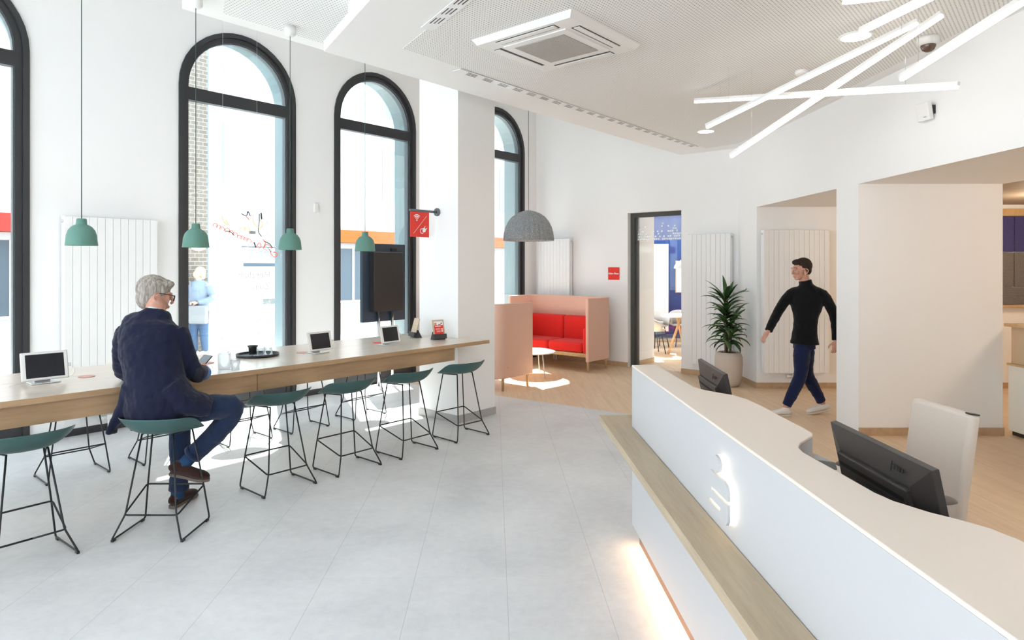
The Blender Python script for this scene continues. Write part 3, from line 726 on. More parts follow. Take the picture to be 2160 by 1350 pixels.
# ================================================================== RADIATORS
def radiator(name, p, rz, w, z0, z1, label, group='tall flat white panel radiators', valve=True, depth=.085, n=None):
    t = thing(name, label, 'radiator', (p[0], p[1], 0), rz, group)   # local x along wall, -y faces the room
    n = n or max(6, round(w/.072)); pw = w/n
    bm = BM(); box2(bm, (-w/2, -depth*.55, z0), (w/2, 0, z1)); obj('body', bm, WHITEM, t)
    bm = BM()
    for i in range(n): box(bm, (-w/2+pw*(i+.5), -depth+.006, (z0+z1)/2), (pw-.0026, .03, z1-z0-.004))
    obj('front_panel', bm, WHITEM, t, bevel=.0012)
    for s in (-1, 1):
        bm = BM(); box2(bm, (s*w/2-(.004 if s > 0 else -.004)-.002, -depth, z0-.002), (s*w/2+.002-(.004 if s > 0 else -.004)+.0, .0, z1+.002)); e = obj('side_panel', bm, WHITEM, t)
    bm = BM(); cyl(bm, (0, 0, 0), .014, .01, 16, M=Matrix.Translation((w/2, -depth*.5, z1-.05)) @ Matrix.Rotation(R(90), 4, 'Y')); cyl(bm, (0, 0, 0), .014, .01, 16, M=Matrix.Translation((-w/2-.01, -depth*.5, z1-.05)) @ Matrix.Rotation(R(90), 4, 'Y')); obj('plug', bm, CHROME, t, True)
    if valve:
        bm = BM()
        for x in (-.025, .025): cyl(bm, (x, -depth*.5, 0.0), .009, z0, 12)
        box(bm, (0, -depth*.5, z0-.05), (.09, .035, .05)); obj('valve', bm, WHITEM, t, bevel=.004)
        bm = BM(); cyl(bm, (0, 0, 0), .022, .07, 20, M=Matrix.Translation((-.115, -depth*.5, z0-.05)) @ Matrix.Rotation(R(90), 4, 'Y')); obj('thermostat', bm, WHITEP, t, True)
    bm = BM()
    for z_ in (z0+.25, z1-.25): box2(bm, (-w/2+.1, 0, z_-.03), (w/2-.1, .03, z_+.03))
    obj('wall_bracket', bm, GREYM, t)
    return t
radiator('panel_radiator', (2.43, WB-.03), 0, .855, .20, 2.195, 'tall white panel radiator on the window wall behind the seated man')
radiator('panel_radiator', (BA-.03, 4.138), R(-90), .68, .19, 2.195, 'tall white panel radiator right of the glass doorway, behind the potted plant', valve=False)
radiator('panel_radiator', (BA-.03, 7.085), R(-90), .71, .20, 2.20, 'tall white panel radiator on the back wall above the pink sofa')
rp_ = C(3.905, YA0-.045)
radiator('panel_radiator', (rp_.x, rp_.y), YAW, .90, .235, 2.20, 'tall white panel radiator in the passage behind the walking person', depth=.10)
rp_ = C(3.19, MY-.03)
radiator('panel_radiator', (rp_.x, rp_.y), YAW, .60, .25, 2.2, 'white panel radiator on the blue wall of the meeting room', valve=False)
# ================================================================== CEILING EQUIPMENT
ac = [C((x-1080)/F*1, 1) for x in ()]
def onceil(px, py, D=SOF-CAMZ): Y = F*D/(562-py); return C((px-1080)/F*Y, Y, CAMZ+D)
A1, A2, A3, A4 = onceil(998, 80), onceil(1205, 18), onceil(1347, 97), onceil(1148, 142)
ctr = (A1+A2+A3+A4)/4; print('AC', A1, A2, A3, A4)
t = thing('ceiling_cassette', 'square white air-conditioning cassette with a grey grille in the perforated ceiling', 'air conditioner', (ctr.x, ctr.y, SOF-.003), R(0))
s = .95
bm = BM()
for v4 in (((-.475, -.475), (.475, -.475), (.445, -.445), (-.445, -.445)),): pass
bmesh.ops.create_cone(bm, cap_ends=True, segments=4, radius1=.445*2**.5, radius2=.475*2**.5, depth=.045, matrix=Matrix.Translation((0, 0, -.0225)) @ Matrix.Rotation(R(45), 4, 'Z')); obj('housing', bm, WHITEP, t)
bm = BM(); box(bm, (0, 0, -.048), (.60, .60, .012)); obj('intake_panel', bm, WHITEP, t, bevel=.004)
bm = BM(); box(bm, (0, 0, -.055), (.47, .47, .006)); g = obj('grille', bm, mat('grille_grey', (.36, .35, .33), .6), t)
bm = BM()
for i in range(30): box(bm, (0, -.228+i*.0157, -.0585), (.465, .005, .003))
obj('grille_lines', bm, mat('grille_light', (.62, .61, .58), .5), g)
for a in range(4):
    M = Matrix.Rotation(R(90*a), 4, 'Z')
    bm = BM(); box(bm, (0, -.375, -.0455), (.56, .075, .003), M=M); obj('air_outlet', bm, BLACKP, t)
    bm = BM(); box(bm, (0, -.38, -.050), (.55, .05, .006), M=M @ Matrix.Rotation(R(0), 4, 'X')); obj('louvre', bm, WHITEP, t, bevel=.002)
def downlight(px, py, r, lb):
    p = onceil(px, py); t = thing('downlight', lb, 'ceiling light', (p.x, p.y, SOF-.003), 0, 'round ceiling downlights')
    bm = BM(); lathe(bm, [(r, 0), (r+.018, 0), (r+.014, -.008), (r, -.010)], 40, close=True); obj('trim_ring', bm, WHITEP, t, True)
    bm = BM(); cyl(bm, (0, 0, -.009), r, .008, 40); obj('diffuser', bm, mat('downlight_glow', (1, 1, 1), emit=4, ecol=(1, .95, .86)), t)
downlight(1805, 75, .105, 'larger-looking round downlight near the crossing light bars, upper right')
downlight(1489, 276, .10, 'small-looking round downlight near the far corner of the ceiling')
p = onceil(1691, 149); t = thing('smoke_detector', 'small white round smoke detector on the perforated ceiling between light bars', 'smoke detector', (p.x, p.y, SOF-.003))
bm = BM(); lathe(bm, [(0, 0), (.06, 0), (.058, -.02), (.04, -.035), (0, -.038)], 28); obj('body', bm, WHITEP, t, True)
p = onceil(1958, 78); t = thing('dome_camera', 'white ceiling dome camera with a smoky glass hemisphere', 'security camera', (p.x, p.y, SOF-.003))
bm = BM(); lathe(bm, [(0, 0), (.078, 0), (.080, -.02), (.070, -.052), (.056, -.062), (0, -.062)], 40); obj('housing', bm, WHITEP, t, True)
bm = BM(); lathe(bm, [(.053, -.062), (.052, -.075), (.042, -.098), (.022, -.112), (0, -.116)], 32); obj('dome', bm, mat('smoky_dome', (.10, .055, .035), .06, spec=.8), t, True)
# wall speaker
Ysp = 3.67/((1964-1080)/F+.0285); p = RWi(Ysp, -.0); z = CAMZ+(562-236)/F*Ysp
t = thing('wall_sensor', 'tilted white box-shaped wall device on a small bracket high on the right wall', 'wall device', (p.x, p.y, z), YAWR-R(90))
M = Matrix.Translation((0, -.055, 0)) @ Matrix.Rotation(R(8), 4, 'Z') @ Matrix.Rotation(R(10), 4, 'X')
bm = BM(); box(bm, (0, 0, 0), (.125, .045, .150), M=M); obj('cover', bm, WHITEP, t, bevel=.006)
bm = BM(); box(bm, (.035, -.018, .01), (.045, .035, .07)); obj('bracket', bm, BLACKP, t)
bm = BM(); box(bm, (.02, -.024, -.045), (.03, .003, .004), M=M); obj('mark', bm, GREYM, t)
# linear light bars
BARM = mat('bar_glow', (1, 1, 1), emit=.9, ecol=(1, .93, .84)); BARH = mat('bar_housing', (.85, .84, .82), .4, emit=.12, ecol=(1, .93, .85))
BARH = mat('bar_housing_white', (.9, .89, .87), .4)
def bar(a, b, lb):
    a, b = Vector(a), Vector(b); d = (b-a); L = d.length; d.normalize(); mid = (a+b)/2
    t = thing('light_bar', lb, 'ceiling light', mid, 0, 'slanting linear light bars hung from the ceiling')
    up = (Vector((0, 0, 1))-d*d.z).normalized(); s = d.cross(up)
    M = Matrix.Identity(4)
    for i, v in enumerate((d, s, up)):
        for j in range(3): M[j][i] = v[j]
    bm = BM(); box(bm, (0, 0, .012), (L, .030, .026), M=M); obj('housing', bm, BARH, t, bevel=.003)
    bm = BM(); box(bm, (0, 0, -.012), (L-.006, .029, .022), M=M); obj('diffuser', bm, BARM, t, bevel=.005)
    for q in (-.36, .36):
        w0 = M @ Vector((q*L, 0, .02)); top = SOF-.003-mid.z
        if top-w0.z > .02:
            bm = BM(); tube(bm, [w0, (w0.x, w0.y, top)], .0013, 5); obj('wire', bm, CHROME, t)
bar(P(1466, 213, 6.6), P(2022, 180, 4.2), 'near-level light bar crossing the other bars')
bar(P(1490, 267, 6.0), P(1937, 46, 4.4), 'light bar starting beside the small far downlight')
bar(P(1541, 329, 6.0), P(1988, 29, 4.2), 'light bar reaching lowest, towards the far corner of the right wall')
bar(P(1900, 165, 4.2), P(2262, -66, 3.0), 'light bar nearest the right edge, running out at the top right corner')
bar(P(1815, 66, 4.35), P(2010, -30, 3.45), 'light bar running out of the top beside the large round downlight')
bar(P(1780, 2, 4.2), P(1900, -12, 3.7), 'light bar of which only the tip shows at the top edge')
# red room sign
t = thing('room_sign', 'small square red sign with white lettering on the back wall left of the doorway', 'sign', (BA-.006, 5.885, 1.578), R(-90))
bm = BM(); box(bm, (0, 0, 0), (.222, .008, .215)); s_ = obj('plate', bm, RED, t, bevel=.002)
text('lettering', 'Adam Riese', .042, WHITEPR, t, basis((0, -.0055, 0), (1, 0, 0), (0, 0, 1)), align='CENTER', bold=True)
# ================================================================== SOFAS
PINKF = fabric('pink_felt', (.80, .53, .42), (.73, .46, .36), 300); REDF = fabric('red_upholstery', (.78, .035, .028), (.66, .02, .018), 300)
LEGW = wood('sofa_leg_oak', (.62, .42, .22), (.5, .32, .16), scale=4, axis=2)
def cushion(bm, lo, hi, r): return box2(bm, lo, hi)
def sofa(label, loc, rz):
    # local: x across (0..1.68), y depth: 0 = front, .72 = back
    t = thing('high_back_sofa', label, 'sofa', loc, rz, 'pink high-backed sofas facing each other')
    Wd, D, Z0, Z1, th, r = 1.68, .72, .17, 1.19, .055, .14
    pts = [(0, 0), (0, D-r)]+[(r-r*math.cos(a), D-r+r*math.sin(a)) for a in [R(q) for q in (15, 30, 45, 60, 75)]]+[(r, D), (Wd-r, D)]+[(Wd-r+r*math.sin(a), D-r+r*math.cos(a)) for a in [R(q) for q in (15, 30, 45, 60, 75)]]+[(Wd, D-r), (Wd, 0)]
    ri = r-th
    inn = [(th, 0), (th, D-r)]+[(r-ri*math.cos(a), D-r+ri*math.sin(a)) for a in [R(q) for q in (15, 30, 45, 60, 75)]]+[(r, D-th), (Wd-r, D-th)]+[(Wd-r+ri*math.sin(a), D-r+ri*math.cos(a)) for a in [R(q) for q in (15, 30, 45, 60, 75)]]+[(Wd-th, D-r), (Wd-th, 0)]
    bm = BM(); prism(bm, pts+inn[::-1], Z0, Z1); obj('screen', bm, PINKF, t, bevel=.018, seg=3)
    bm = BM(); box2(bm, (th, .02, .24), (Wd-th, D-th, .30)); obj('base', bm, LEGW, t, bevel=.01)
    w2 = (Wd-2*th-.16)/2
    for i in (0, 1):
        bm = BM(); box2(bm, (th+.08+i*w2+.004, .03, .30), (th+.08+(i+1)*w2-.004, .53, .47)); obj('seat_cushion', bm, REDF, t, bevel=.05, seg=5)
        bm = BM(); box2(bm, (th+.01+i*(w2+.08), .47, .42), (th+.01+(i+1)*(w2+.07), .655, .86)); obj('back_cushion', bm, REDF, t, bevel=.05, seg=5)
    for x in (th+.002, Wd-th-.078):
        bm = BM(); box2(bm, (x, .03, .29), (x+.076, .52, .70)); obj('arm_cushion', bm, REDF, t, bevel=.035, seg=5)
    for x in (.05, Wd-.05):
        for y in (.07, D-.12):
            bm = BM(); cyl(bm, (x, y, 0), .017, .25, 14, .024); obj('leg', bm, LEGW, t, True)
    bm = BM(); cyl(bm, (0, 0, 0), .010, .004, 14, M=Matrix.Translation((-.004, D-r-.02, .32)) @ Matrix.Rotation(R(90), 4, 'Y')); cyl(bm, (0, 0, 0), .010, .004, 14, M=Matrix.Translation((Wd, D-r-.02, .32)) @ Matrix.Rotation(R(90), 4, 'Y')); obj('button', bm, CHROME, t)
    return t
# far sofa faces -x ; near sofa faces +x
sofa('pink high-backed sofa with red cushions against the back wall, open towards us', (8.655, 7.45, 0), R(-90))
sofa('pink high-backed sofa beside the white column, seen from its closed side', (7.262, 5.78, 0), R(90))
t = thing('coffee_table', 'round white coffee table on thin pale legs between the two pink sofas', 'table', (7.93, 6.38, 0))
bm = BM(); cyl(bm, (0, 0, .362), .40, .018, 56); obj('tabletop', bm, mat('table_white', (.82, .84, .88), .35), t, bevel=.004)
for a in (-105, 15, 135):
    x, y = math.cos(R(a)), math.sin(R(a)); bm = BM(); tube(bm, [(x*.33, y*.33, .362), (x*.39, y*.39, .0)], .009, 10); obj('leg', bm, mat('leg_pale_metal', (.62, .66, .70), .35), t, True)
# ================================================================== PLANT
pp = C(3.085, 9.25)
t = thing('potted_plant', 'tall leafy dracaena in a round beige pot in the corner by the radiator', 'plant', (pp.x, pp.y, 0), 0)
bm = BM(); lathe(bm, [(0, 0), (.13, 0), (.165, .06), (.185, .18), (.192, .32), (.188, .42), (.165, .475), (.145, .485), (.13, .48), (.125, .455), (0, .45)], 48); obj('pot', bm, mat('pot_beige', (.55, .47, .40), .55), t, True)
bm = BM(); lathe(bm, [(0, .458), (.128, .462)], 32)
rg = random.Random(5)
for i in range(60):
    a, r_ = rg.random()*6.28, .12*rg.random()**.5; sph(bm, (r_*math.cos(a), r_*math.sin(a), .466), .012, (1, 1, .6), 6, 4)
obj('soil', bm, mat('bark_chips', (.20, .075, .04), .9), t)
leafm = mat('leaf_green', (.030, .085, .022), .28, spec=.55); k = N(leafm); lc = k.noise(k.coords('Object'), 5, 2); k.col(k.ramp(lc, (.35, (.018, .055, .016)), (.65, (.055, .13, .03))))
stemm = mat('stem_brown', (.12, .085, .05), .8)
stems = [(-.035, .02, .50, 1.10, -.03), (.03, -.02, .50, .95, .05), (.045, .04, .5, .78, .09), (.0, .05, .5, 1.24, .02), (-.02, -.04, .5, .66, -.09)]
bmL = []
for sx, sy, z0_, z1_, lean in stems:
    bm = BM(); tube(bm, cr([(sx, sy, .45), (sx+lean*.3, sy, (z0_+z1_)/2), (sx+lean, sy*.8, z1_)], 4), .011, 8); st = obj('stem', bm, stemm, t, True)
def leaf(bm, base, az, el, L, w, droop):
    n_ = 8; pts = []; p_ = Vector(base); e = el
    side = Vector((-math.sin(az), math.cos(az), 0))
    for i in range(n_+1):
        s_ = i/n_; d_ = Vector((math.cos(az)*math.cos(e), math.sin(az)*math.cos(e), math.sin(e)))
        ww = w*(math.sin(math.pi*min(1, s_*.86+.14))**.8)*(1-.15*s_) if i < n_ else .0005
        up_ = side.cross(d_); pts.append((p_.copy(), ww, up_)); p_ = p_+d_*(L/n_); e -= droop/n_*(.6+s_)
    vs_ = [[bm.verts.new(c_-side*w_+u_*w_*.35), bm.verts.new(c_), bm.verts.new(c_+side*w_+u_*w_*.35)] for c_, w_, u_ in pts]
    for a_, b_ in zip(vs_, vs_[1:]):
        bm.faces.new((a_[0], a_[1], b_[1], b_[0])); bm.faces.new((a_[1], a_[2], b_[2], b_[1]))
def clampleaf(bm):
    for v_ in bm.verts:
        e_ = (SA*v_.co.x-CA*v_.co.y)-.285
        if e_ > 0: v_.co -= Vector((SA, -CA, 0))*e_*.97; v_.co.z += e_*.25
        if v_.co.x > .42: v_.co.x = .42
rg = random.Random(11); nleaf = 0
for sx, sy, z0_, z1_, lean in stems:
    lo = max(.60, z1_-.48); cnt = int((z1_-lo)/.48*26)
    for i in range(cnt):
        f_ = i/max(1, cnt-1); zz = lo+(z1_-lo)*f_; az = i*2.399+rg.random()*.5+sx*40
        x_ = sx+lean*(zz-.45)/(z1_-.45); L_ = .40*(.72+.25*f_)*(.75+.4*rg.random())
        bm = BM(); leaf(bm, (x_, sy*.9, zz), az, R(12+44*f_+rg.uniform(-12, 12)), L_, .036+.008*rg.random(), R(100-30*f_)); clampleaf(bm); obj('leaf', bm, leafm, t, True, mods=[('SOLIDIFY', dict(thickness=.0012))])
        nleaf += 1
top = (.02, .04, 1.24)
for az, el, L_ in ((YAW+R(8), 32, .42), (YAW+R(100), 85, .36), (YAW+R(160), 55, .40), (YAW+R(178), 18, .38), (YAW+R(-60), 60, .3), (YAW+R(40), 66, .32)):
    bm = BM(); leaf(bm, top, az, R(el), L_, .036, R(35)); clampleaf(bm); obj('leaf', bm, leafm, t, True, mods=[('SOLIDIFY', dict(thickness=.0012))])
print('leaves', nleaf)
# ================================================================== RECEPTION COUNTER
CT, BZ = 1.087, .708
def CF(Y, d=0): return C(.745+.0285*(4.02-Y)+d, Y)       # front face
YE, YN = 4.02, -1.2
t = thing('reception_counter', 'long white reception counter with a wavy cream top and a lit emblem on its front', 'counter', (0, 0, 0))
back = [(4.057, .903), (3.60, .915), (3.30, .928), (3.22, .96), (3.157, 1.009), (3.10, 1.055), (3.0, 1.088), (2.86, 1.099), (2.718, 1.101), (2.451, 1.108), (2.39, 1.106), (2.36, 1.092), (2.33, 1.065), (2.26, 1.005), (2.215, .979), (2.193, .970), (2.15, .963), (2.126, .963), (2.0, .972), (1.870, .980), (1.764, .985), (1.70, 1.0), (1.621, 1.045), (1.576, 1.085), (1.524, 1.122), (1.46, 1.14), (1.35, 1.145), (.9, 1.15), (-1.2, 1.16)]
fr = [CF(YE+.02), CF(YN)]
bk = [C(x, y) for y, x in back]
outline = [fr[0]]+bk+[fr[1]]
bm = BM(); prism(bm, [(p.x, p.y) for p in outline], CT-.012, CT); obj('countertop', bm, COUNTERT, t, bevel=.004)
# body between bench and top: front panel with solid core following the outline
bm = BM(); o2 = [CF(YE+.018, .002)]+[p for p in bk]+[CF(YN, .002)]
prism(bm, [(p.x, p.y) for p in o2], .725, CT-.012); obj('upper_panel', bm, [COUNTERW], t)
bm = BM(); o3 = [CF(YE+.018, .002), CF(YE+.018, .16), CF(YN, .16), CF(YN, .002)]; prism(bm, [(p.x, p.y) for p in o3], .10, .725); obj('lower_panel', bm, COUNTERW, t)
bm = BM(); o4 = [CF(YE-.04, .035), CF(YE-.04, .14), CF(YN, .14), CF(YN, .035)]; prism(bm, [(p.x, p.y) for p in o4], 0, .10); obj('plinth', bm, mat('plinth_brown', (.25, .15, .11), .6), t)
LEDM = mat('warm_led', (1, .8, .6), emit=9, ecol=(1, .66, .38))
bm = BM(); o5 = [CF(YE-.06, .022), CF(YE-.06, .034), CF(YN, .034), CF(YN, .022)]; prism(bm, [(p.x, p.y) for p in o5], .092, .099); obj('light_strip', bm, LEDM, t)
bm = BM(); o6 = [CF(4.34, -.155), CF(4.34, .17), CF(4.03, .17), CF(4.03, -.001), CF(YN, -.001), CF(YN, -.155)]
prism(bm, [(0, 0)], 0, 0) if False else None
M_ = Matrix.Rotation(YAWR, 4, 'Z'); Mi = M_.inverted()
prism(bm, [((Mi @ p.to_3d()).x, (Mi @ p.to_3d()).y) for p in o6], BZ-.045, BZ); ob = obj('bench_shelf', bm, OAKB, t, bevel=.001); ob.rotation_euler = (0, 0, YAWR)
# emblem: dot over a split S, standing off the panel with light behind it
def emb(pts, name, th=.012):
    bm = BM(); base = CF(0); vs_ = []
    for h, v_ in pts:
        Yp = 2.528-.223*h; zp = .770+.150*v_; p_ = CF(Yp, -.030); vs_.append((p_.x, p_.y, zp))
    slab(bm, vs_, -nv*-.012 if False else tuple(nv*th)); return obj(name, bm, COUNTERW, em, bevel=.001)
ELED = mat('emblem_led', (1, .9, .75), emit=.42, ecol=(1, .86, .66))
em = thing('emblem', None, None, (0, 0, 0)); em.parent = t; em['label'] = 'raised white S-shaped emblem with a dot, lit from behind'
for k_ in ('category', 'group'):
    if k_ in em: del em[k_]
def emb2(pts, name):
    emb(pts, name); bm = BM(); vs_ = []
    cx_ = sum(p[0] for p in pts)/len(pts); cy_ = sum(p[1] for p in pts)/len(pts)
    for h, v_ in pts:
        p_ = CF(2.528-.223*h, -.0145); vs_.append((p_.x, p_.y, .770+.150*v_))
    slab(bm, vs_, tuple(nv*.012)); obj('emblem_light', bm, ELED, em)
emb2([(0, .80), (.06, .95), (.17, 1.02), (.80, 1.02), (.94, .96), (1, .82), (1, .62), (.24, .62), (.24, .54), (1, .54), (1, .16), (.94, .03), (.82, -.03), (0, -.03), (0, .20), (.66, .20), (.66, .30), (0, .30)], 'emblem_letter')
emb2([(.44+.20*math.cos(a), 1.28+.215*math.sin(a)) for a in [2*math.pi*i_/28 for i_ in range(28)]], 'emblem_dot')
# work desk behind the counter
t = thing('reception_desk', 'pale desktop behind the reception counter carrying the two monitors', 'desk', (0, 0, 0))
bm = BM(); o7 = [C(.98, 4.0), C(1.55, 4.0), C(1.60, 3.9), C(1.60, 2.75), C(1.50, 2.55), C(1.42, 2.35), C(1.42, -1), C(1.0, -1)]
DESKM = mat('desk_pale', (.74, .68, .63), .5)
o7 = [CF(3.95, .163), C(1.36, 3.95), C(1.38, 3.42), C(1.60, 3.25), C(1.61, 2.9), C(1.60, -1), CF(-1, .163)]
prism(bm, [(p.x, p.y) for p in o7], .69, .722); obj('desktop', bm, DESKM, t, bevel=.003)
for yy in (3.8, 2.2, .2):
    bm = BM(); a_ = C(1.0, yy); box(bm, (a_.x, a_.y, .345), (.3, .04, .69), YAW); b_ = C(1.25, yy); box(bm, (b_.x, b_.y, .345), (.2, .04, .69), YAW); obj('leg_panel', bm, DESKM, t)
DZ = .723
# monitors
MONM = mat('monitor_black', (.032, .026, .024), .38, spec=.5)
def monitor(loc, rz, label):
    # local x along the width, +y is the back (towards the counter front), screen faces -y
    t = thing('monitor', label, 'monitor', loc, rz, 'black monitors behind the counter')
    M = Matrix.Translation((0, 0, .2)) @ Matrix.Rotation(R(12), 4, 'X') if False else Matrix.Translation((0, 0, .112)) @ Matrix.Rotation(R(-12), 4, 'X')
    h = .335; w = .545
    def mb(lo, hi, name, m=MONM, bv=.002):
        bm = BM(); c_ = [(a+b)/2 for a, b in zip(lo, hi)]; s_ = [b-a for a, b in zip(lo, hi)]; box(bm, c_, s_, M=M); return obj(name, bm, m, t, bevel=bv)
    mb((-w/2, -.012, 0), (w/2, .010, h), 'bezel')
    mb((-w/2+.012, -.0135, .016), (w/2-.012, -.012, h-.012), 'screen', SCREEN, 0)
    bm = BM()   # tapered rear shell
    A = [(-w/2+.003, .010, .004), (w/2-.003, .010, .004), (w/2-.003, .010, h-.003), (-w/2+.003, .010, h-.003)]
    B = [(-w*.35, .032, .03), (w*.35, .032, .03), (w*.35, .032, h*.80), (-w*.35, .032, h*.80)]
    va = [bm.verts.new(M @ Vector(p)) for p in A]; vb = [bm.verts.new(M @ Vector(p)) for p in B]
    for i in range(4): bm.faces.new((va[i], va[(i+1) % 4], vb[(i+1) % 4], vb[i]))
    bm.faces.new(vb); bm.faces.new(va[::-1])
    obj('rear_shell', bm, MONM, t)
    mb((-w*.35, .026, .02), (w*.35, .046, h*.78), 'rear_box', MONM, .006)
    mb((-w*.32, .0455, h*.66), (w*.32, .0468, h*.70), 'vent_slot', mat('deep_black', (.004, .004, .004), .6), 0)
    mb((-.085, .044, .02), (.075, .066, h*.60), 'mount', MONM, .004)
    bm = BM(); box(bm, (0, .085, .13), (.11, .035, .24)); slab(bm, [(-.055, .065, .25), (.055, .065, .25), (.035, .11, .25), (-.035, .11, .25)], (0, 0, .02)); obj('stand_neck', bm, MONM, t, bevel=.006)
    bm = BM(); box(bm, (0, .06, .008), (.26, .20, .016)); obj('stand_base', bm, MONM, t, bevel=.006)
    mb((-w*.36-.030, .026, .07), (-w*.36+.006, .044, .105), 'cable_plug', WHITEP, .004); mb((-w*.36-.030, .026, .025), (-w*.36+.006, .044, .06), 'cable_plug', WHITEP, .004)
    bm = BM(); tube(bm, [M @ Vector(p) for p in cr([(-w*.36-.03, .05, .09), (-w*.36-.06, .065, .085), (-w*.36-.075, .06, .05), (-w*.36-.07, .05, -.02)], 5)], .0035, 6); obj('cable', bm, WHITEP, t, True)
    text('maker_mark', 'LYRAN', .028, mat('embossed_dark', (.012, .011, .011), .5), t, M @ basis((.0, 0, 0), (-1, 0, 0), (0, 0, 1)) @ Matrix.Translation((.075, h*.83, -.0215)) @ Matrix.Rotation(0, 4, 'X')) if False else None
    # maker's sign: a thin ring and strokes pressed into the sloping shell
    bm = BM(); sl = math.atan2(.035, h*.28)
    Ms = M @ basis((-w*.20, .0225+.004, h*.90), (-1, 0, 0), (0, math.sin(sl)*-1, math.cos(sl))) @ Matrix.Translation((0, 0, .001))
    for i, (x_, w_, h_) in enumerate(((0, .003, .03), (.014, .008, .012), (.027, .008, .012), (.040, .008, .012), (.053, .007, .012))):
        box(bm, (x_, 0, 0), (w_, h_, .002), M=Ms)
    obj('embossed_mark', bm, MT.get('embossed_dark') or mat('embossed_dark', (.010, .009, .009), .5), t)
    return t
m2 = C(1.185, 1.985); monitor((m2.x, m2.y, DZ), YAW+R(90), 'large-looking black monitor on the right, before the beige office chair')
m1 = C(1.145, 3.50); monitor((m1.x, m1.y, DZ), YAW+R(90)-R(3), 'smaller-looking black monitor further along the counter, before the plant pot')
# office chair
BEI = fabric('beige_upholstery', (.80, .70, .61), (.74, .64, .55), 420)
cp = C(1.905, 3.0)
t = thing('office_chair', 'beige upholstered office chair with grey armrests behind the counter', 'chair', (cp.x, cp.y, 0), YAW+R(90)+R(4))
# local: x along counter, +y towards the counter
Mb = Matrix.Translation((0, -.02, .50)) @ Matrix.Rotation(R(8), 4, 'X')
bm = BM(); box(bm, (0, 0, .262), (.385, .055, .60), M=Mb); 
obj('backrest', bm, BEI, t, bevel=.024, seg=5)
bm = BM(); box(bm, (-.172, .004, .5605), (.034, .040, .006), M=Mb); obj('backrest_frame', bm, BLACKP, t)
bm = BM(); box(bm, (0, .25, .46), (.44, .46, .09)); obj('seat', bm, BEI, t, bevel=.035, seg=5)
ARMM = mat('armrest_grey', (.20, .175, .16), .45)
for s in (-1, 1):
    bm = BM(); tube(bm, [(s*.27, .07, .715, .024, .010), (s*.27, .10, .72, .038, .016), (s*.27, .17, .72, .04, .016), (s*.265, .24, .715, .024, .012), (s*.26, .28, .71, .008, .006)], .03, 14, 4, up=(0, 0, 1)); obj('armrest', bm, ARMM, t, True)
    bm = BM(); tube(bm, rnd([(s*.27, .14, .705), (s*.27, .16, .44), (s*.18, .22, .41)], .05), .016, 10); obj('arm_support', bm, BLACKP, t, True)
bm = BM(); cyl(bm, (0, .2, .09), .028, .33, 18); obj('gas_lift', bm, CHROME, t, True)
for i in range(5):
    a = R(72*i+20); bm = BM(); tube(bm, [(0, .2, .11, .03, .02), (.30*math.cos(a), .2+.30*math.sin(a), .075, .018, .012)], .02, 8, up=(0, 0, 1)); lg = obj('leg', bm, BLACKP, t)
    bm = BM(); cyl(bm, (0, 0, -.014), .03, .028, 16, M=Matrix.Translation((.30*math.cos(a), .2+.30*math.sin(a), .031)) @ Matrix.Rotation(a+R(40), 4, 'Z') @ Matrix.Rotation(R(90), 4, 'Y')); obj('castor', bm, BLACKP, lg)
# clear dispenser on the desk
dq = C(1.155, 2.47)
t = thing('stamp_box', 'small smoky clear box with a hinged lid on the desk behind the counter notch', 'box', (dq.x, dq.y, DZ), YAW+R(10))
bm = BM(); box2(bm, (-.04, -.06, 0), (.05, .06, .215)); obj('body', bm, mat('smoky_plastic', (.09, .055, .045), .15, trans=.35), t, bevel=.006)
bm = BM(); slab(bm, [(-.04, -.06, .217), (.05, -.06, .217), (.045, -.055, .245), (-.03, -.055, .258)], (0, .11, 0)); obj('lid', bm, mat('clear_grey_plastic', (.30, .29, .27), .12, trans=.5), t, bevel=.004)
bm = BM(); box2(bm, (-.02, -.062, .15), (.04, -.0595, .18)); obj('label', bm, RED, t)
# ================================================================== SIDE ROOM FURNITURE
PY = YA0
t = thing('acoustic_panels', 'blue and grey felt acoustic panels on the wall of the side room', 'wall panel', (0, 0, 0))
BLF = fabric('blue_felt', (.075, .068, .21), (.055, .05, .16), 90); GRF = fabric('panel_grey_felt', (.20, .185, .175), (.14, .13, .125), 90)
def wp(x0, x1, z0, z1, m):
    a_, b_ = C(x0, PY-.035, z0), C(x1, PY-.035, z0); bm = BM(); slab(bm, [a_, b_, b_+Vector((0, 0, z1-z0)), a_+Vector((0, 0, z1-z0))], tuple(C(0, .03))); obj('felt_panel', bm, m, t, bevel=.005)
xs = [6.50, 6.985, 7.135, 7.30, 7.46]
for a_, b_ in zip(xs, xs[1:]): wp(a_+.006, b_-.006, 1.905, 2.40, BLF)
wp(6.50, 6.975, 1.415, 1.895, GRF); wp(6.987, 7.46, 1.415, 1.895, GRF)
wp(6.50, 7.46, 1.29, 1.405, GRF); wp(6.50, 7.46, 1.175, 1.28, GRF)
OAKH = wood('oak_honey', (.62, .42, .22), (.52, .33, .16), scale=1)
for z0_, z1_, nm in ((2.405, 2.50, 'top_board'), (1.135, 1.168, 'ledge')):
    a_, b_ = C(6.45, PY-(.05 if z0_ > 2 else .09), z0_), C(7.5, PY-(.05 if z0_ > 2 else .09), z0_); bm = BM(); slab(bm, [a_, b_, b_+Vector((0, 0, z1_-z0_)), a_+Vector((0, 0, z1_-z0_))], tuple(C(0, .045 if z0_ > 2 else .085))); obj(nm, bm, OAKH, t, bevel=.002)
t = thing('low_cabinet', 'white low cabinet with an oak-clad upper section in the side room', 'cabinet', (0, 0, 0))
cy0, cy1 = 6.56, 3.2
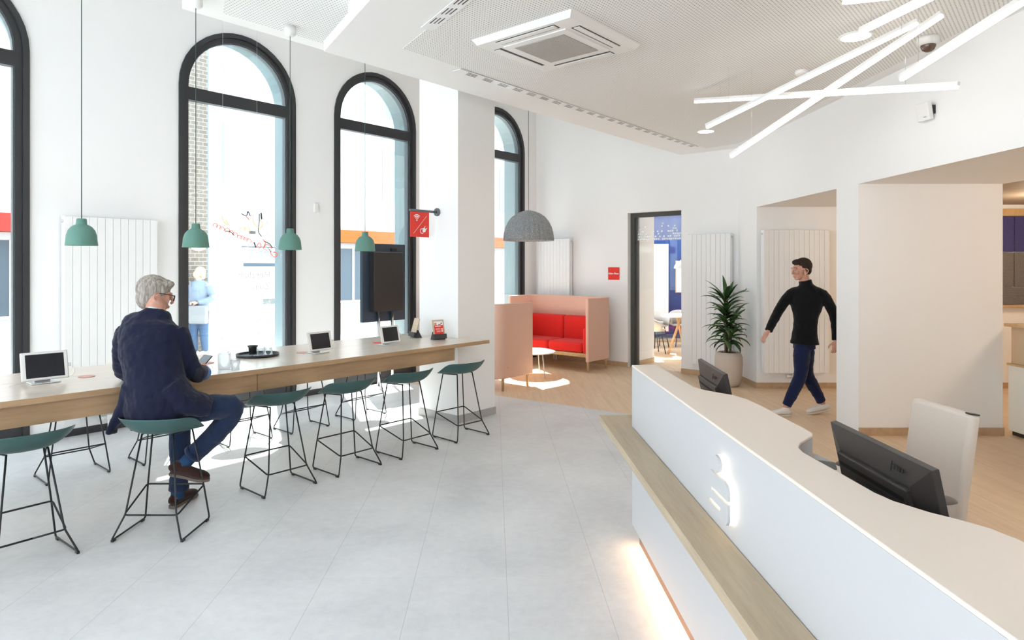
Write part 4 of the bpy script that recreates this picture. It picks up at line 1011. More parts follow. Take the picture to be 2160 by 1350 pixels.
def cb(y0, y1, d0, d1, z0, z1, name, m):
    bm = BM(); slab(bm, [RWi(y0, d0)+Vector((0, 0, z0)), RWi(y1, d0)+Vector((0, 0, z0)), RWi(y1, d1)+Vector((0, 0, z0)), RWi(y0, d1)+Vector((0, 0, z0))], (0, 0, z1-z0)); obj(name, bm, m, t, bevel=.002)
cb(cy0, cy1, 1.53, 1.98, .05, .705, 'carcass', mat('cabinet_cream', (.80, .78, .70), .5)); cb(cy0, cy1, 1.57, 1.95, 0, .05, 'plinth', BLACKP)
cb(cy0+.01, cy1, 1.52, 1.99, .705, .725, 'shelf', OAKH); cb(cy0, cy1, 1.56, 1.95, .725, 1.095, 'upper_section', mat('tan_laminate', (.62, .47, .31), .5)); cb(cy0+.02, cy1, 1.50, 1.99, 1.095, 1.125, 'worktop', OAKH)
q = RWi(6.40, 1.68)
t = thing('gift_bag', 'crumpled dark red and white paper item lying on the oak worktop in the side room', 'wrapped item', (q.x, q.y, 1.125), .4)
bm = BM(); rg = random.Random(2); sph(bm, (0, 0, .035), .06, (1, 1, .6), 12, 8)
for v_ in bm.verts: v_.co += Vector((rg.uniform(-.012, .012), rg.uniform(-.012, .012), rg.uniform(-.01, .012))); v_.co.z = max(.001, v_.co.z)
obj('wrapping', bm, mat('dark_red_paper', (.16, .008, .02), .3), t)
bm = BM(); sph(bm, (.05, .02, .03), .03, (1, .6, .8), 8, 6); obj('label', bm, WHITEPR, t)
# ================================================================== MEETING ROOM FURNITURE
CHG = mat('shell_grey', (.55, .54, .52), .6)
mt = C(3.55, 12.9)
t = thing('meeting_table', 'white table on slanted oak legs in the blue meeting room', 'table', (mt.x, mt.y, 0), YAW)
bm = BM(); prism(bm, [(-.62, -.12), (-.50, -.42), (.9, -.45), (.9, .45), (-.50, .35)], .715, .745); obj('tabletop', bm, WHITEM, t, bevel=.004)
for a_, b_ in (((-.52, -.30), (-.25, -.22)), ((-.05, .28), (-.25, .1)), ((.7, -.3), (.5, -.2)), ((.7, .3), (.5, .2))):
    bm = BM(); tube(bm, [(a_[0], a_[1], 0), (b_[0], b_[1], .715)], .025, 10); obj('leg', bm, LEGW, t, True)
def shell_chair(x, y, rz, lb):
    p_ = C(x, y); t = thing('shell_chair', lb, 'chair', (p_.x, p_.y, 0), rz, 'grey tub chairs in the meeting room')
    bm = BM(); n_ = 20; rows = []
    for zz, rr_, full in ((.44, .20, 1), (.47, .245, 1)):
        rows.append([bm.verts.new((rr_*math.cos(R(360*i/n_)), rr_*math.sin(R(360*i/n_))*.95, zz)) for i in range(n_)])
    bm.faces.new(rows[0][::-1])
    for i in range(n_): bm.faces.new((rows[0][i], rows[0][(i+1) % n_], rows[1][(i+1) % n_], rows[1][i]))
    bm.faces.new(rows[1]); obj('seat', bm, CHG, t, True)
    bm = BM(); g_ = []
    for i in range(17):
        a = R(160+220*i/16); h_ = .17+.13*max(0, math.cos(a-R(270)))
        g_.append([bm.verts.new(((.25+.03*j)*math.cos(a), (.24+.03*j)*math.sin(a), .46+h_*j)) for j in (0, .5, 1)])
    for a_, b_ in zip(g_, g_[1:]):
        for j in (0, 1): bm.faces.new((a_[j], b_[j], b_[j+1], a_[j+1]))
    obj('backrest', bm, CHG, t, True, mods=[('SOLIDIFY', dict(thickness=.02))])
    for a_ in (45, 135, 225, 315):
        bm = BM(); tube(bm, [(.15*math.cos(R(a_)), .15*math.sin(R(a_)), .44), (.25*math.cos(R(a_)), .25*math.sin(R(a_)), 0)], .011, 8); obj('leg', bm, BLACKM, t)
shell_chair(2.78, 12.75, YAW-R(80), 'grey tub chair nearest the doorway in the meeting room')
shell_chair(3.05, 13.65, YAW+R(200), 'grey tub chair behind the table\'s left end, by the radiator')
shell_chair(3.62, 13.85, YAW+R(180), 'grey tub chair against the blue wall behind the meeting table')
q = C(3.93, MY-.02)
t = thing('picture_frame', 'oak-framed line drawing on the blue wall', 'picture', (q.x, q.y, 1.47), YAW)
bm = BM(); box(bm, (0, 0, 0), (.52, .02, .72)); obj('frame', bm, LEGW, t, bevel=.002)
bm = BM(); box(bm, (0, -.011, 0), (.48, .004, .68)); obj('print', bm, WHITEPR, t)
bm = BM(); arcband(bm, .03, -.1, .13, .135, 60, 300, basis((0, -.0135, 0), (1, 0, 0), (0, 0, 1))); obj('drawing', bm, GREYM, t)
q = C(3.32, 12.7, 1.66)
t = thing('small_pendant', 'pale grey pendant lamp before the blue wall of the meeting room', 'lamp', q)
bm = BM(); lathe(bm, [(.15, 0), (.145, .04), (.12, .09), (.07, .12), (.03, .13), (.03, .17), (0, .17)], 28); obj('shade', bm, mat('pale_grey_lamp', (.6, .62, .62), .5), t, True)
bm = BM(); tube(bm, [(0, 0, .17), (0, 0, 2.82-1.66)], .003, 6); obj('cord', bm, WHITEP, t)
# ================================================================== NEON SIGN AND WINDOW LETTERING
nb = WB-.12
Kn = nb/SA*1165.0
def NP(px, py, dy=0):   # point on the sign plane just inside the middle window
    Y = Kn/(2245-px); p_ = C((px-1080)/F*Y, Y); return Vector((p_.x, nb+dy, CAMZ+(562-py)/F*Y))
t = thing('neon_sign', 'clear scalloped acrylic sign with switched-off red and orange script tubes hanging in the middle window', 'sign', NP(515, 500))
t0 = Vector(t.location)
out = [(441, 470), (446, 462), (456, 461), (470, 467), (486, 474), (500, 480), (512, 482), (524, 474), (530, 466), (529, 452), (534, 444), (544, 446), (550, 458), (556, 462), (563, 468), (565, 478), (562, 486), (563, 494), (570, 498), (575, 507), (578, 517), (584, 524), (590, 531), (593, 540), (589, 548), (580, 549), (573, 545), (568, 536), (560, 531), (549, 529), (538, 528), (527, 524), (520, 519), (508, 513), (498, 508), (489, 504), (482, 499), (473, 494), (464, 489), (456, 486), (449, 481)]
oc = cr(out+[out[0]], 3)[:-1]
bm = BM(); slab(bm, [NP(x, y)-t0 for x, y in oc], (0, -.006, 0)); obj('acrylic_panel', bm, CLEAR, t)
bm = BM(); tube(bm, [NP(x, y, -.004)-t0 for x, y in oc], .0035, 6, closed=True); obj('panel_edge', bm, mat('acrylic_edge', (.92, .95, .97), .3, trans=.4), t, True)
NR = mat('neon_red_tube', (.62, .03, .02), .25, emit=.25, ecol=(1, .1, .04)); NO = mat('neon_orange_tube', (.85, .38, .10), .25, emit=.2, ecol=(1, .4, .1)); NK = mat('neon_black_tube', (.01, .02, .03), .3)  # faint emission brightens the red and orange tubes, though they are off
def stroke(pts, m, nm='neon_tube', r=.005):
    bm = BM(); tube(bm, [NP(x, y, -.022)-t0 for x, y in cr(pts, 5)], r, 7); obj(nm, bm, m, t, True)
# first word: a slanted run of looped letters, second word below right (seen mirrored from inside)
def loops(x0, y0, x1, y1, n, h, m):
    pts = []
    for i in range(n*8+1):
        s_ = i/(n*8); a = 2*math.pi*s_*n; pts.append((x0+(x1-x0)*s_-math.sin(a)*3.2, y0+(y1-y0)*s_-(1-math.cos(a))*h/2+h*.4))
    bm = BM(); tube(bm, [NP(x, y, -.022)-t0 for x, y in pts], .0042, 7); obj('neon_tube', bm, m, t, True)
loops(449, 474, 470, 484, 3, 7, NR); loops(474, 484, 498, 497, 3, 8, NR); loops(500, 499, 526, 509, 4, 7, NR); loops(505, 484, 524, 484, 2, 9, NO)
stroke([(466, 456), (471, 468), (479, 477)], NO); stroke([(474, 462), (480, 475)], NO)
stroke([(538, 522), (545, 512), (549, 520), (543, 525)], NR); stroke([(552, 505), (558, 512), (554, 524), (562, 528)], NR); stroke([(553, 524), (562, 515), (572, 525)], NR)
stroke([(568, 531), (573, 540), (581, 541), (582, 534), (575, 532)], NR); stroke([(517, 456), (524, 464)], NR); stroke([(532, 452), (532, 466), (540, 478), (549, 480), (552, 472), (546, 464)], NO)
stroke([(507, 451), (518, 455), (521, 446), (526, 456)], NK, r=.006); stroke([(545, 452), (545, 470), (543, 488), (550, 499)], NK); stroke([(549, 449), (550, 463)], NK, r=.009)
stroke([(473, 488), (484, 489), (492, 497)], NK); stroke([(534, 511), (538, 523)], NK, r=.008); stroke([(555, 509), (566, 514), (573, 523)], NK, r=.006); stroke([(562, 522), (570, 531)], NK)
bm = BM(); a_, b_ = NP(524, 487, -.02)-t0, NP(537, 494, -.02)-t0; box(bm, (a_+b_)/2, (.075, .02, .035), M=None); obj('transformer', bm, mat('transformer_grey', (.38, .40, .40), .5), t)
for px_, py_ in ((470, 462), (542, 447)):
    a_ = NP(px_, py_)-t0; bm = BM(); tube(bm, [a_, (a_.x, a_.y, TOP-t0.z)], .0014, 5); obj('wire', bm, CHROME, t)
t = thing('window_lettering', 'mirrored white lettering down the right side of the middle window pane', 'window lettering', (0, 0, 0))
yb = WB+.0575
Kg = yb/SA*1165.0
for s_, py_, sz in (('Herzlich', 580, .125), ('Zum', 604, .125), ('In der', 638, .085), ('folgen', 652, .085), ('Freitag', 672, .085), ('Haus', 687, .085), ('Trinken', 701, .085), ('Lust', 715, .085)):
    px_ = 571; Y = Kg/(2245-px_); p_ = C((px_-1080)/F*Y, Y); z_ = CAMZ+(562-py_)/F*Y
    text('lettering_line', s_, sz, WHITEPR, t, Matrix.Translation((p_.x, yb-.001, z_)) @ basis((0, 0, 0), (-1, 0, 0), (0, 0, 1)), bold=True, ext=.0004)
# window exterior sensor on wall
q = C((669-1080)/F*8.62, 8.62)
t = thing('wall_detector', 'small white detector on the wall between the middle and third windows', 'detector', (4.87, WB, CAMZ+(562-438)/F*8.6))
bm = BM(); box2(bm, (-.03, -.04, -.06), (.03, 0, .06)); obj('body', bm, WHITEP, t, bevel=.01)
# ================================================================== PEOPLE
SKIN = mat('skin', (.56, .30, .215), .5, spec=.35); k = N(SKIN); nn = k.noise(k.coords('Object'), 22, 3); k.col(k.ramp(nn, (.35, (.50, .25, .175)), (.65, (.60, .335, .25))))
NAVY = fabric('navy_wool', (.0135, .0165, .040), (.008, .010, .026), 500); JEAN = fabric('blue_denim', (.020, .034, .075), (.013, .023, .052), 500)
BLKN = fabric('black_knit', (.008, .008, .009), (.005, .005, .006), 500); DKJEAN = fabric('dark_denim', (.012, .018, .06), (.008, .012, .04), 500)
SUEDE = fabric('brown_suede', (.045, .020, .014), (.03, .013, .010), 200); SOLE = mat('shoe_sole', (.13, .095, .075), .7); SNEAK = mat('sneaker_white', (.72, .69, .64), .6); SNSOLE = mat('sneaker_sole', (.68, .60, .48), .7)
SHIRTB = mat('shirt_blue', (.12, .24, .52), .8); SHIRTW = mat('shirt_white', (.75, .75, .76), .8)
def hairmat(name, a, b):
    m = mat(name, a, .7, spec=.3); k = N(m); v = k.coords('Object', scale=(1, 1, .18)); n_ = k.noise(v, 75, 4, .6, .5); k.col(k.ramp(n_, (.3, b), (.62, a))); k.bump(n_, .6, .006); return m
HGREY = hairmat('hair_silver', (.42, .385, .335), (.15, .13, .11)); HDARK = hairmat('hair_dark', (.035, .02, .014), (.012, .008, .006)); HBLOND = hairmat('hair_pale', (.36, .31, .25), (.22, .18, .14))
def sec(bm, pts, n=18, sub=3, up=(0, 1, 0)): tube(bm, pts, .1, n, sub, up=up)
def ball(bm, c, r): sph(bm, c, r, u=16, v=10)
def REM(v=.008, s=4, extra=()): return [('REMESH', dict(mode='VOXEL', voxel_size=v, use_smooth_shade=True)), ('SMOOTH', dict(factor=.5, iterations=s))]+list(extra)
def wrinkle(st, size):
    tx = bpy.data.textures.new('wrinkle', 'CLOUDS'); tx.noise_scale = size; tx.noise_depth = 2
    return ('DISPLACE', dict(texture=tx, strength=st, mid_level=.5, texture_coords='LOCAL'))
def hand(bm, w, d, nrm, th, curl=40, s=1.0, spread=6):
    """w wrist, d direction to the fingers, nrm back-of-hand normal, th +1/-1 thumb side along d x nrm"""
    d = Vector(d).normalized(); nrm = Vector(nrm); nrm = (nrm-d*nrm.dot(d)).normalized(); sd_ = d.cross(nrm)*th; w = Vector(w)
    tube(bm, [tuple(w-d*.03)+(.027*s, .020*s), tuple(w)+(.027*s, .019*s), tuple(w+d*.03*s)+(.036*s, .017*s), tuple(w+d*.065*s)+(.042*s, .015*s), tuple(w+d*.088*s)+(.040*s, .012*s)], .03, 14, 2, up=nrm)
    for i, (o_, L, r) in enumerate(((.029, .070, .0088), (.010, .078, .0090), (-.010, .073, .0086), (-.028, .058, .0078))):
        b_ = w+d*.082*s+sd_*o_*s; a0 = R(curl*.45); fan = sd_*math.tan(R(spread))*(o_/.03)
        pts = [tuple(b_)+(r*s, r*s)]; q = b_; ang = a0
        for f_, c_ in ((.45, .5), (.30, .9), (.25, .7)):
            dd = (d*math.cos(ang)-nrm*math.sin(ang)+fan*.4).normalized(); q = q+dd*L*f_*s; pts.append(tuple(q)+(r*s*(.95 if f_ > .4 else .85 if f_ > .27 else .6),)*2); ang += R(curl*c_)
        tube(bm, pts, r, 8, 2)
    b_ = w+d*.022*s+sd_*.026*s; q1 = b_+(d*.6+sd_*.75-nrm*.35).normalized()*.038*s; q2 = q1+(d*.85+sd_*.25-nrm*.45).normalized()*.032*s; q3 = q2+(d*.9-nrm*.4).normalized()*.022*s
    tube(bm, [tuple(b_)+(.0145*s,)*2, tuple(q1)+(.0115*s,)*2, tuple(q2)+(.0098*s,)*2, tuple(q3)+(.006*s,)*2], .01, 8, 2)
def head(bm, c, f, u, s=1.0):
    f = Vector(f).normalized(); u = Vector(u); u = (u-f*u.dot(f)).normalized(); r_ = f.cross(u); c = Vector(c)
    M = Matrix.Identity(4)
    for i, v in enumerate((r_, f, u)):
        for j in range(3): M[j][i] = v[j]
    M.translation = c; M = M @ Matrix.Scale(s, 4)
    E = lambda p, r, sc: sph(bm, (0, 0, 0), 1, u=20, v=14, M=M @ Matrix.Translation(p) @ Matrix.Diagonal((r*sc[0], r*sc[1], r*sc[2], 1)))
    E((0, -.018, .035), .09, (.83, 1.0, .93)); E((0, .022, .0), .078, (.84, .86, 1.0)); E((0, .035, -.055), .052, (.98, .98, .95)); E((0, .058, -.088), .024, (1.15, .9, .8))
    E((0, .083, .018), .028, (1.9, .55, .55)); E((.034, .068, -.022), .022, (1, .8, 1)); E((-.034, .068, -.022), .022, (1, .8, 1))
    tube(bm, [tuple(M @ Vector(p))+(a*s, b*s) for p, a, b in (((0, .092, .012), .008, .008), ((0, .102, -.010), .0095, .009), ((0, .109, -.028), .0135, .010), ((0, .096, -.040), .013, .008))], .01, 10, 2, up=u)
    E((0, .090, -.060), .019, (1.15, .45, .30)); E((0, .088, -.070), .017, (1.05, .5, .32))
    for e in (-1, 1):
        E((e*.078, .008, -.026), .026, (.28, .60, 1.0)); tube(bm, [tuple(M @ Vector((e*a, b, c_)))+(.0062*s, .0062*s) for a, b, c_ in ((.072, .022, -.002), (.085, .010, .010), (.099, -.008, .004), (.101, -.012, -.016), (.092, -.002, -.038), (.078, .012, -.054), (.070, .020, -.050))], .006, 8, 3)
    return M
def eyes(parent, M):
    for e in (-1, 1):
        bm = BM(); sph(bm, (0, 0, 0), .0100, u=14, v=10, M=M @ Matrix.Translation((e*.031, .0715, .000))); eo = obj('eye', bm, mat('eye_white', (.8, .78, .75), .3), parent, True)
        bm = BM(); sph(bm, (0, 0, 0), .005, u=10, v=8, M=M @ Matrix.Translation((e*.031, .0792, .000))); obj('iris', bm, mat('iris_dark', (.03, .04, .05), .2), eo, True)
        bm = BM(); tube(bm, [M @ Vector(p) for p in ((e*.014, .0925, .024), (e*.03, .091, .028), (e*.048, .078, .023))], .003, 6, 2); obj('eyebrow', bm, HGREY if parent.name.startswith('person') and parent.get('old') else HDARK, parent, True)
def shoe(parent, heel, toe, up, mu, ms, s=1.0, shaft=.07):
    heel, toe = Vector(heel), Vector(toe); L = (toe-heel).length; x = (toe-heel).normalized(); up = Vector(up); z = (up-x*up.dot(x)).normalized(); y = z.cross(x)
    M = Matrix.Identity(4)
    for i, v in enumerate((x, y, z)):
        for j in range(3): M[j][i] = v[j]
    M.translation = heel
    bm = BM(); pts = [(0, .020, .024), (.07, .034, .038), (.25, .034, .042), (.45, .036, .036), (.62, .046, .030), (.80, .047, .026), (.93, .036, .020), (1.0, .015, .012)]
    tube(bm, [tuple(M @ Vector((p[0]*L, 0, .013+p[2])))+(p[1]*s, p[2]*s) for p in pts], .03, 16, 2, up=z)
    tube(bm, [tuple(M @ Vector(p))+(a, b) for p, a, b in (((L*.19, 0, .035), .030, .040), ((L*.20, 0, .03+shaft*.6), .032, .040), ((L*.20, 0, .03+shaft), .034, .040))], .03, 16, 1, up=x)
    sh = obj('shoe', bm, mu, parent, mods=REM(.006, 4))
    bm = BM(); outl = [(0, .0), (.01*L, .022), (.08*L, .034), (.3*L, .033), (.45*L, .034), (.62*L, .046), (.8*L, .049), (.93*L, .038), (1.0*L, .018), (1.03*L, 0)]
    ol = outl+[(a, -b) for a, b in outl[-2:0:-1]]; prism(bm, ol, 0, .02)
    for v_ in bm.verts: v_.co = M @ v_.co
    obj('sole', bm, ms, sh, bevel=.004)
    bm = BM()
    for i in range(4):
        a = .34+i*.065; tube(bm, [M @ Vector((a*L, -.024, .082-i*.007)), M @ Vector((a*L+.003, 0, .094-i*.008)), M @ Vector((a*L, .024, .082-i*.007))], .0022, 5)
    obj('laces', bm, ms, sh)
    return sh
# ---------------------------------------------------------------- seated man
B0 = C(-2.27, 4.20)
man = thing('person', 'grey-haired man in navy jacket and glasses sitting on a bar stool back to us', 'person', (B0.x, B0.y, 0), YAW); man['old'] = 1
def q(X, Y, Z, *r): return (X+2.27, Y-4.20, Z)+tuple(r)
def qs(L): return [q(*p) for p in L]
torso = [(-2.27, 4.215, .70, .13, .09), (-2.285, 4.20, .86, .16, .11), (-2.32, 4.22, 1.02, .165, .115), (-2.365, 4.26, 1.17, .182, .115), (-2.385, 4.29, 1.28, .178, .10), (-2.385, 4.31, 1.34, .13, .08), (-2.375, 4.33, 1.395, .07, .065)]
bm = BM(); sec(bm, qs(torso), 24)
sec(bm, qs([(-2.375, 4.33, 1.36, .062, .062), (-2.39, 4.355, 1.43, .058, .060), (-2.41, 4.385, 1.49, .057, .058)]))
for arm in ([(-2.545, 4.30, 1.285, .05), (-2.61, 4.37, 1.12, .044), (-2.645, 4.45, .975, .038), (-2.53, 4.56, .972, .034), (-2.40, 4.65, .975, .026)], [(-2.215, 4.30, 1.285, .05), (-2.165, 4.32, 1.12, .044), (-2.125, 4.37, .972, .038), (-2.165, 4.48, .97, .034), (-2.205, 4.60, .972, .026)]):
    sec(bm, qs(arm), 14, up=(0, 0, 1))
for leg in ([(-2.18, 4.18, .765, .07), (-2.02, 4.30, .765, .058), (-1.905, 4.41, .748, .042), (-1.925, 4.422, .68, .040), (-1.98, 4.425, .605, .038), (-2.12, 4.415, .465, .034), (-2.215, 4.41, .37, .033), (-2.25, 4.405, .325, .033)], [(-2.36, 4.20, .765, .07), (-2.355, 4.38, .70, .056), (-2.345, 4.55, .60, .042), (-2.348, 4.588, .40, .038), (-2.36, 4.595, .2, .036), (-2.37, 4.59, .06, .035)]):
    sec(bm, qs(leg), 14)
hand(bm, q(-2.205, 4.61, .972), (-.05, .95, .05), (.75, .0, .65), -1, 62)
hand(bm, q(-2.395, 4.655, .975), (.75, .62, .03), (-.35, -.2, .9), -1, 62)
HM = head(bm, q(-2.418, 4.405, 1.505), (.84, .52, -.20), (.03, .12, 1), 1.03)
body = obj('body', bm, SKIN, man, mods=REM(.0052, 4)); eyes(man, HM)
# hair: cap over the crown, down to the nape
bm = BM(); sph(bm, (0, -.022, .040), 1, (.083, .103, .093), 36, 24)
sph(bm, (0, -.040, -.020), 1, (.076, .072, .085), 28, 18); sph(bm, (0, .040, .078), 1, (.066, .052, .038), 20, 14); sph(bm, (.028, .070, .085), 1, (.036, .026, .022), 16, 12); sph(bm, (-.03, .060, .086), 1, (.035, .025, .020), 16, 12)
for e in (-1, 1): sph(bm, (e*.069, .026, .030), 1, (.015, .026, .036), 14, 10)
for v_ in bm.verts: v_.co = HM @ v_.co
hair = obj('hair', bm, HGREY, man, mods=REM(.006, 3, [wrinkle(.005, .02)]))
# glasses
bm = BM()
for e in (-1, 1):
    tube(bm, [HM @ Vector(p) for p in ((e*.084, .004, .008), (e*.080, .04, .012), (e*.070, .100, .012))], .0028, 6)
    tube(bm, [HM @ Vector(p) for p in rnd([(e*.012, .114, .014), (e*.068, .104, .015), (e*.060, .105, -.022), (e*.018, .113, -.024), (e*.012, .114, .014)], .01)], .0022, 6)
tube(bm, [HM @ Vector(p) for p in ((-.013, .114, .006), (.013, .114, .006))], .002, 6)
obj('glasses', bm, mat('glasses_black', (.01, .008, .008), .3), man, True)
# trousers
bm = BM(); sec(bm, qs([(-2.27, 4.19, .67, .15, .12), (-2.27, 4.19, .77, .16, .125), (-2.28, 4.19, .84, .14, .11)]), 22)
sec(bm, qs([(-2.19, 4.20, .755, .085), (-2.03, 4.30, .762, .088), (-1.905, 4.41, .752, .073), (-1.91, 4.422, .70, .072), (-1.97, 4.427, .615, .072), (-2.06, 4.42, .52, .066), (-2.16, 4.41, .43, .062)]), 18)
sec(bm, qs([(-2.36, 4.19, .765, .10), (-2.355, 4.38, .71, .09), (-2.345, 4.55, .60, .075), (-2.345, 4.585, .52, .072), (-2.35, 4.59, .36, .066), (-2.355, 4.595, .22, .062), (-2.36, 4.60, .125, .064)]), 18)
obj('trousers', bm, JEAN, man, mods=REM(.008, 3, [wrinkle(.016, .07)]))
for hm in ([(-2.145, 4.41, .445, .066), (-2.168, 4.41, .422, .067)], [(-2.357, 4.60, .155, .0655), (-2.36, 4.60, .12, .067)]):
    bm = BM(); tube(bm, qs(hm), .06, 20); obj('trouser_hem', bm, JEAN, man, True)
SOCK = mat('sock_blue', (.01, .045, .11), .9)
bm = BM(); sec(bm, qs([(-2.365, 4.60, .15, .045), (-2.37, 4.60, .06, .043)])); obj('sock', bm, SOCK, man, True)
bm = BM(); sec(bm, qs([(-2.16, 4.41, .43, .045), (-2.245, 4.405, .335, .043)])); obj('sock', bm, SOCK, man, True)
shoe(man, q(-2.385, 4.545, .002), q(-2.355, 4.83, .002), (0, 0, 1), SUEDE, SOLE)
shoe(man, q(-2.315, 4.395, .290), q(-2.045, 4.375, .252), (-.1, 0, 1), SUEDE, SOLE)
# jacket
NV = [(-2.27, 4.20, .675, .18, .14), (-2.275, 4.195, .74, .192, .158), (-2.28, 4.185, .80, .20, .165), (-2.30, 4.20, .90, .192, .15), (-2.335, 4.23, 1.04, .188, .14), (-2.368, 4.26, 1.17, .204, .14), (-2.388, 4.29, 1.28, .205, .125), (-2.386, 4.31, 1.335, .172, .10), (-2.378, 4.325, 1.375, .115, .085), (-2.378, 4.335, 1.405, .078, .074)]
bm = BM(); sec(bm, qs(NV), 28)
sec(bm, qs([(-2.545, 4.295, 1.275, .072), (-2.60, 4.35, 1.15, .068), (-2.648, 4.44, .985, .062), (-2.60, 4.51, .975, .056), (-2.50, 4.585, .978, .048), (-2.45, 4.62, .98, .046)]), 18, up=(0, 0, 1))
sec(bm, qs([(-2.225, 4.295, 1.275, .072), (-2.182, 4.305, 1.18, .068), (-2.150, 4.33, 1.06, .063), (-2.128, 4.37, .978, .060), (-2.145, 4.44, .972, .056), (-2.175, 4.53, .97, .05)]), 18, up=(0, 0, 1))
sec(bm, qs([(-2.20, 4.18, .93, .12, .10), (-2.12, 4.20, .84, .125, .085), (-2.04, 4.25, .795, .11, .072), (-1.99, 4.28, .775, .095, .055)]), 18, up=(.5, 0, 1))
tube(bm, qs([(-2.40, 4.13, .92, .09, .05), (-2.46, 4.14, .80, .06, .035), (-2.53, 4.14, .71, .030, .05), (-2.545, 4.13, .635, .018, .055)]), .05, 14, 3, up=(.0, 1, 0))
jk = obj('jacket', bm, NAVY, man, mods=REM(.008, 4, [wrinkle(.020, .11), wrinkle(.010, .04)]))
bm = BM(); tube(bm, qs([(-2.43, 4.275, 1.395), (-2.385, 4.262, 1.415), (-2.335, 4.285, 1.40), (-2.30, 4.335, 1.375)]), .012, 8, 3); obj('collar', bm, NAVY, jk, True)
bm = BM(); tube(bm, qs([(-2.425, 4.285, 1.412), (-2.385, 4.277, 1.430), (-2.343, 4.298, 1.418), (-2.315, 4.34, 1.395)]), .006, 8, 3); obj('shirt_collar', bm, SHIRTW, man, True)
bm = BM(); sph(bm, q(-2.112, 4.335, .985), 1, (.042, .036, .060), 20, 14); obj('elbow_patch', bm, mat('patch_dark', (.012, .012, .02), .8), jk, True)
bm = BM(); lathe(bm, [(.040, 0), (.047, -.04), (.050, -.062), (.047, -.062), (.043, -.03), (.038, .0)], 24, close=True)
Mc = Matrix.Translation(q(-2.182, 4.545, .965)) @ Matrix.Rotation(R(78), 4, 'X') @ Matrix.Rotation(0, 4, 'Y')
for v_ in bm.verts: v_.co = Matrix.Translation(q(-2.182, 4.545, .962)) @ Matrix.Rotation(R(72), 4, 'X') @ v_.co
obj('cuff', bm, SHIRTB, man, True)
bm = BM(); tube(bm, qs([(-2.245, 4.048, .90), (-2.24, 4.04, .84), (-2.235, 4.035, .78)]), .0025, 5); obj('back_vent', bm, BLKN, jk)
# phone held in both hands: a thing of its own
pc = q(-2.265, 4.745, 1.005); pw = man.matrix_basis @ Vector(pc)
ph = thing('smartphone', 'small smartphone held in the seated man\'s hands above the table', 'phone', C(-2.255, 4.735, 1.004), YAW)
Mp = Matrix.Rotation(R(32), 4, 'X') @ Matrix.Rotation(R(-10), 4, 'Z')
bm = BM(); box(bm, (0, 0, 0), (.072, .145, .008), M=Mp); obj('case', bm, BLACKP, ph, bevel=.003)
bm = BM(); box(bm, (0, 0, .0045), (.064, .132, .001), M=Mp); obj('screen', bm, mat('phone_screen', (.35, .40, .45), .1), ph)
# ---------------------------------------------------------------- walking man
B1 = C(3.35, 7.42)
wm = thing('person', 'dark-haired man in a black jumper and white trainers walking through the passage', 'person', (B1.x, B1.y, 0), YAW)
def w(X, Y, Z, *r): return (X-3.35, Y-7.42, Z)+tuple(r)
def ws(L): return [w(*p) for p in L]
UPW = (-.55, -.83, 0)
bm = BM(); sec(bm, ws([(3.34, 7.42, .84, .115, .085), (3.345, 7.42, .96, .11, .08), (3.355, 7.42, 1.10, .115, .085), (3.365, 7.42, 1.25, .155, .105), (3.365, 7.42, 1.38, .165, .10), (3.36, 7.42, 1.45, .12, .075), (3.355, 7.42, 1.49, .06, .055)]), 24, up=UPW)
sec(bm, ws([(3.355, 7.42, 1.45, .050), (3.345, 7.42, 1.52, .052), (3.322, 7.42, 1.60, .060)]))
AR = [[(3.30, 7.46, 1.405, .055), (3.225, 7.495, 1.375, .050), (3.13, 7.50, 1.27, .041), (3.055, 7.48, 1.155, .036), (2.985, 7.44, 1.06, .033), (2.925, 7.41, .965, .024)], [(3.43, 7.38, 1.405, .055), (3.505, 7.34, 1.375, .050), (3.575, 7.33, 1.28, .041), (3.63, 7.32, 1.145, .036), (3.64, 7.30, 1.0, .032), (3.628, 7.28, .87, .024)]]
for a in AR: sec(bm, ws(a), 14, up=(0, 1, 0))
LG = [[(3.31, 7.40, .80, .068), (3.285, 7.37, .68, .076), (3.275, 7.37, .47, .056), (3.20, 7.37, .30, .050), (3.115, 7.37, .12, .034), (3.105, 7.37, .07, .034)], [(3.37, 7.44, .80, .068), (3.38, 7.47, .68, .076), (3.395, 7.48, .47, .056), (3.48, 7.49, .31, .050), (3.57, 7.49, .14, .034), (3.585, 7.49, .08, .034)]]
for a in LG: sec(bm, ws(a), 14)
hand(bm, w(2.92, 7.41, .96), (-.55, -.05, -.83), (-.75, -.2, .5), 1, 38, spread=13)
hand(bm, w(3.627, 7.275, .865), (-.06, -.05, -1), (.1, -1, 0), 1, 40, spread=13)
HW = head(bm, w(3.305, 7.42, 1.662), (-1, -.16, -.08), (0, 0, 1), 1.08)
obj('body', bm, SKIN, wm, mods=REM(.0048, 7)); eyes(wm, HW)
bm = BM(); sph(bm, (0, -.026, .042), 1, (.079, .094, .086), 32, 22); sph(bm, (0, -.055, -.01), 1, (.062, .052, .055), 24, 16); sph(bm, (0, .045, .083), 1, (.058, .044, .032), 20, 14)
for v_ in bm.verts: v_.co = HW @ v_.co
obj('hair', bm, HDARK, wm, mods=REM(.006, 3, [wrinkle(.004, .02)]))
bm = BM(); sec(bm, ws([(3.34, 7.42, .815, .155, .130), (3.345, 7.42, .96, .132, .105), (3.355, 7.42, 1.10, .130, .102), (3.365, 7.42, 1.25, .170, .118), (3.365, 7.42, 1.37, .180, .112), (3.36, 7.42, 1.445, .135, .088), (3.355, 7.42, 1.49, .076, .074), (3.345, 7.42, 1.54, .070, .070)]), 26, up=UPW)
for a in AR: sec(bm, ws([(p[0], p[1], p[2], p[3]+.017) for p in a]), 16, up=(0, 1, 0))
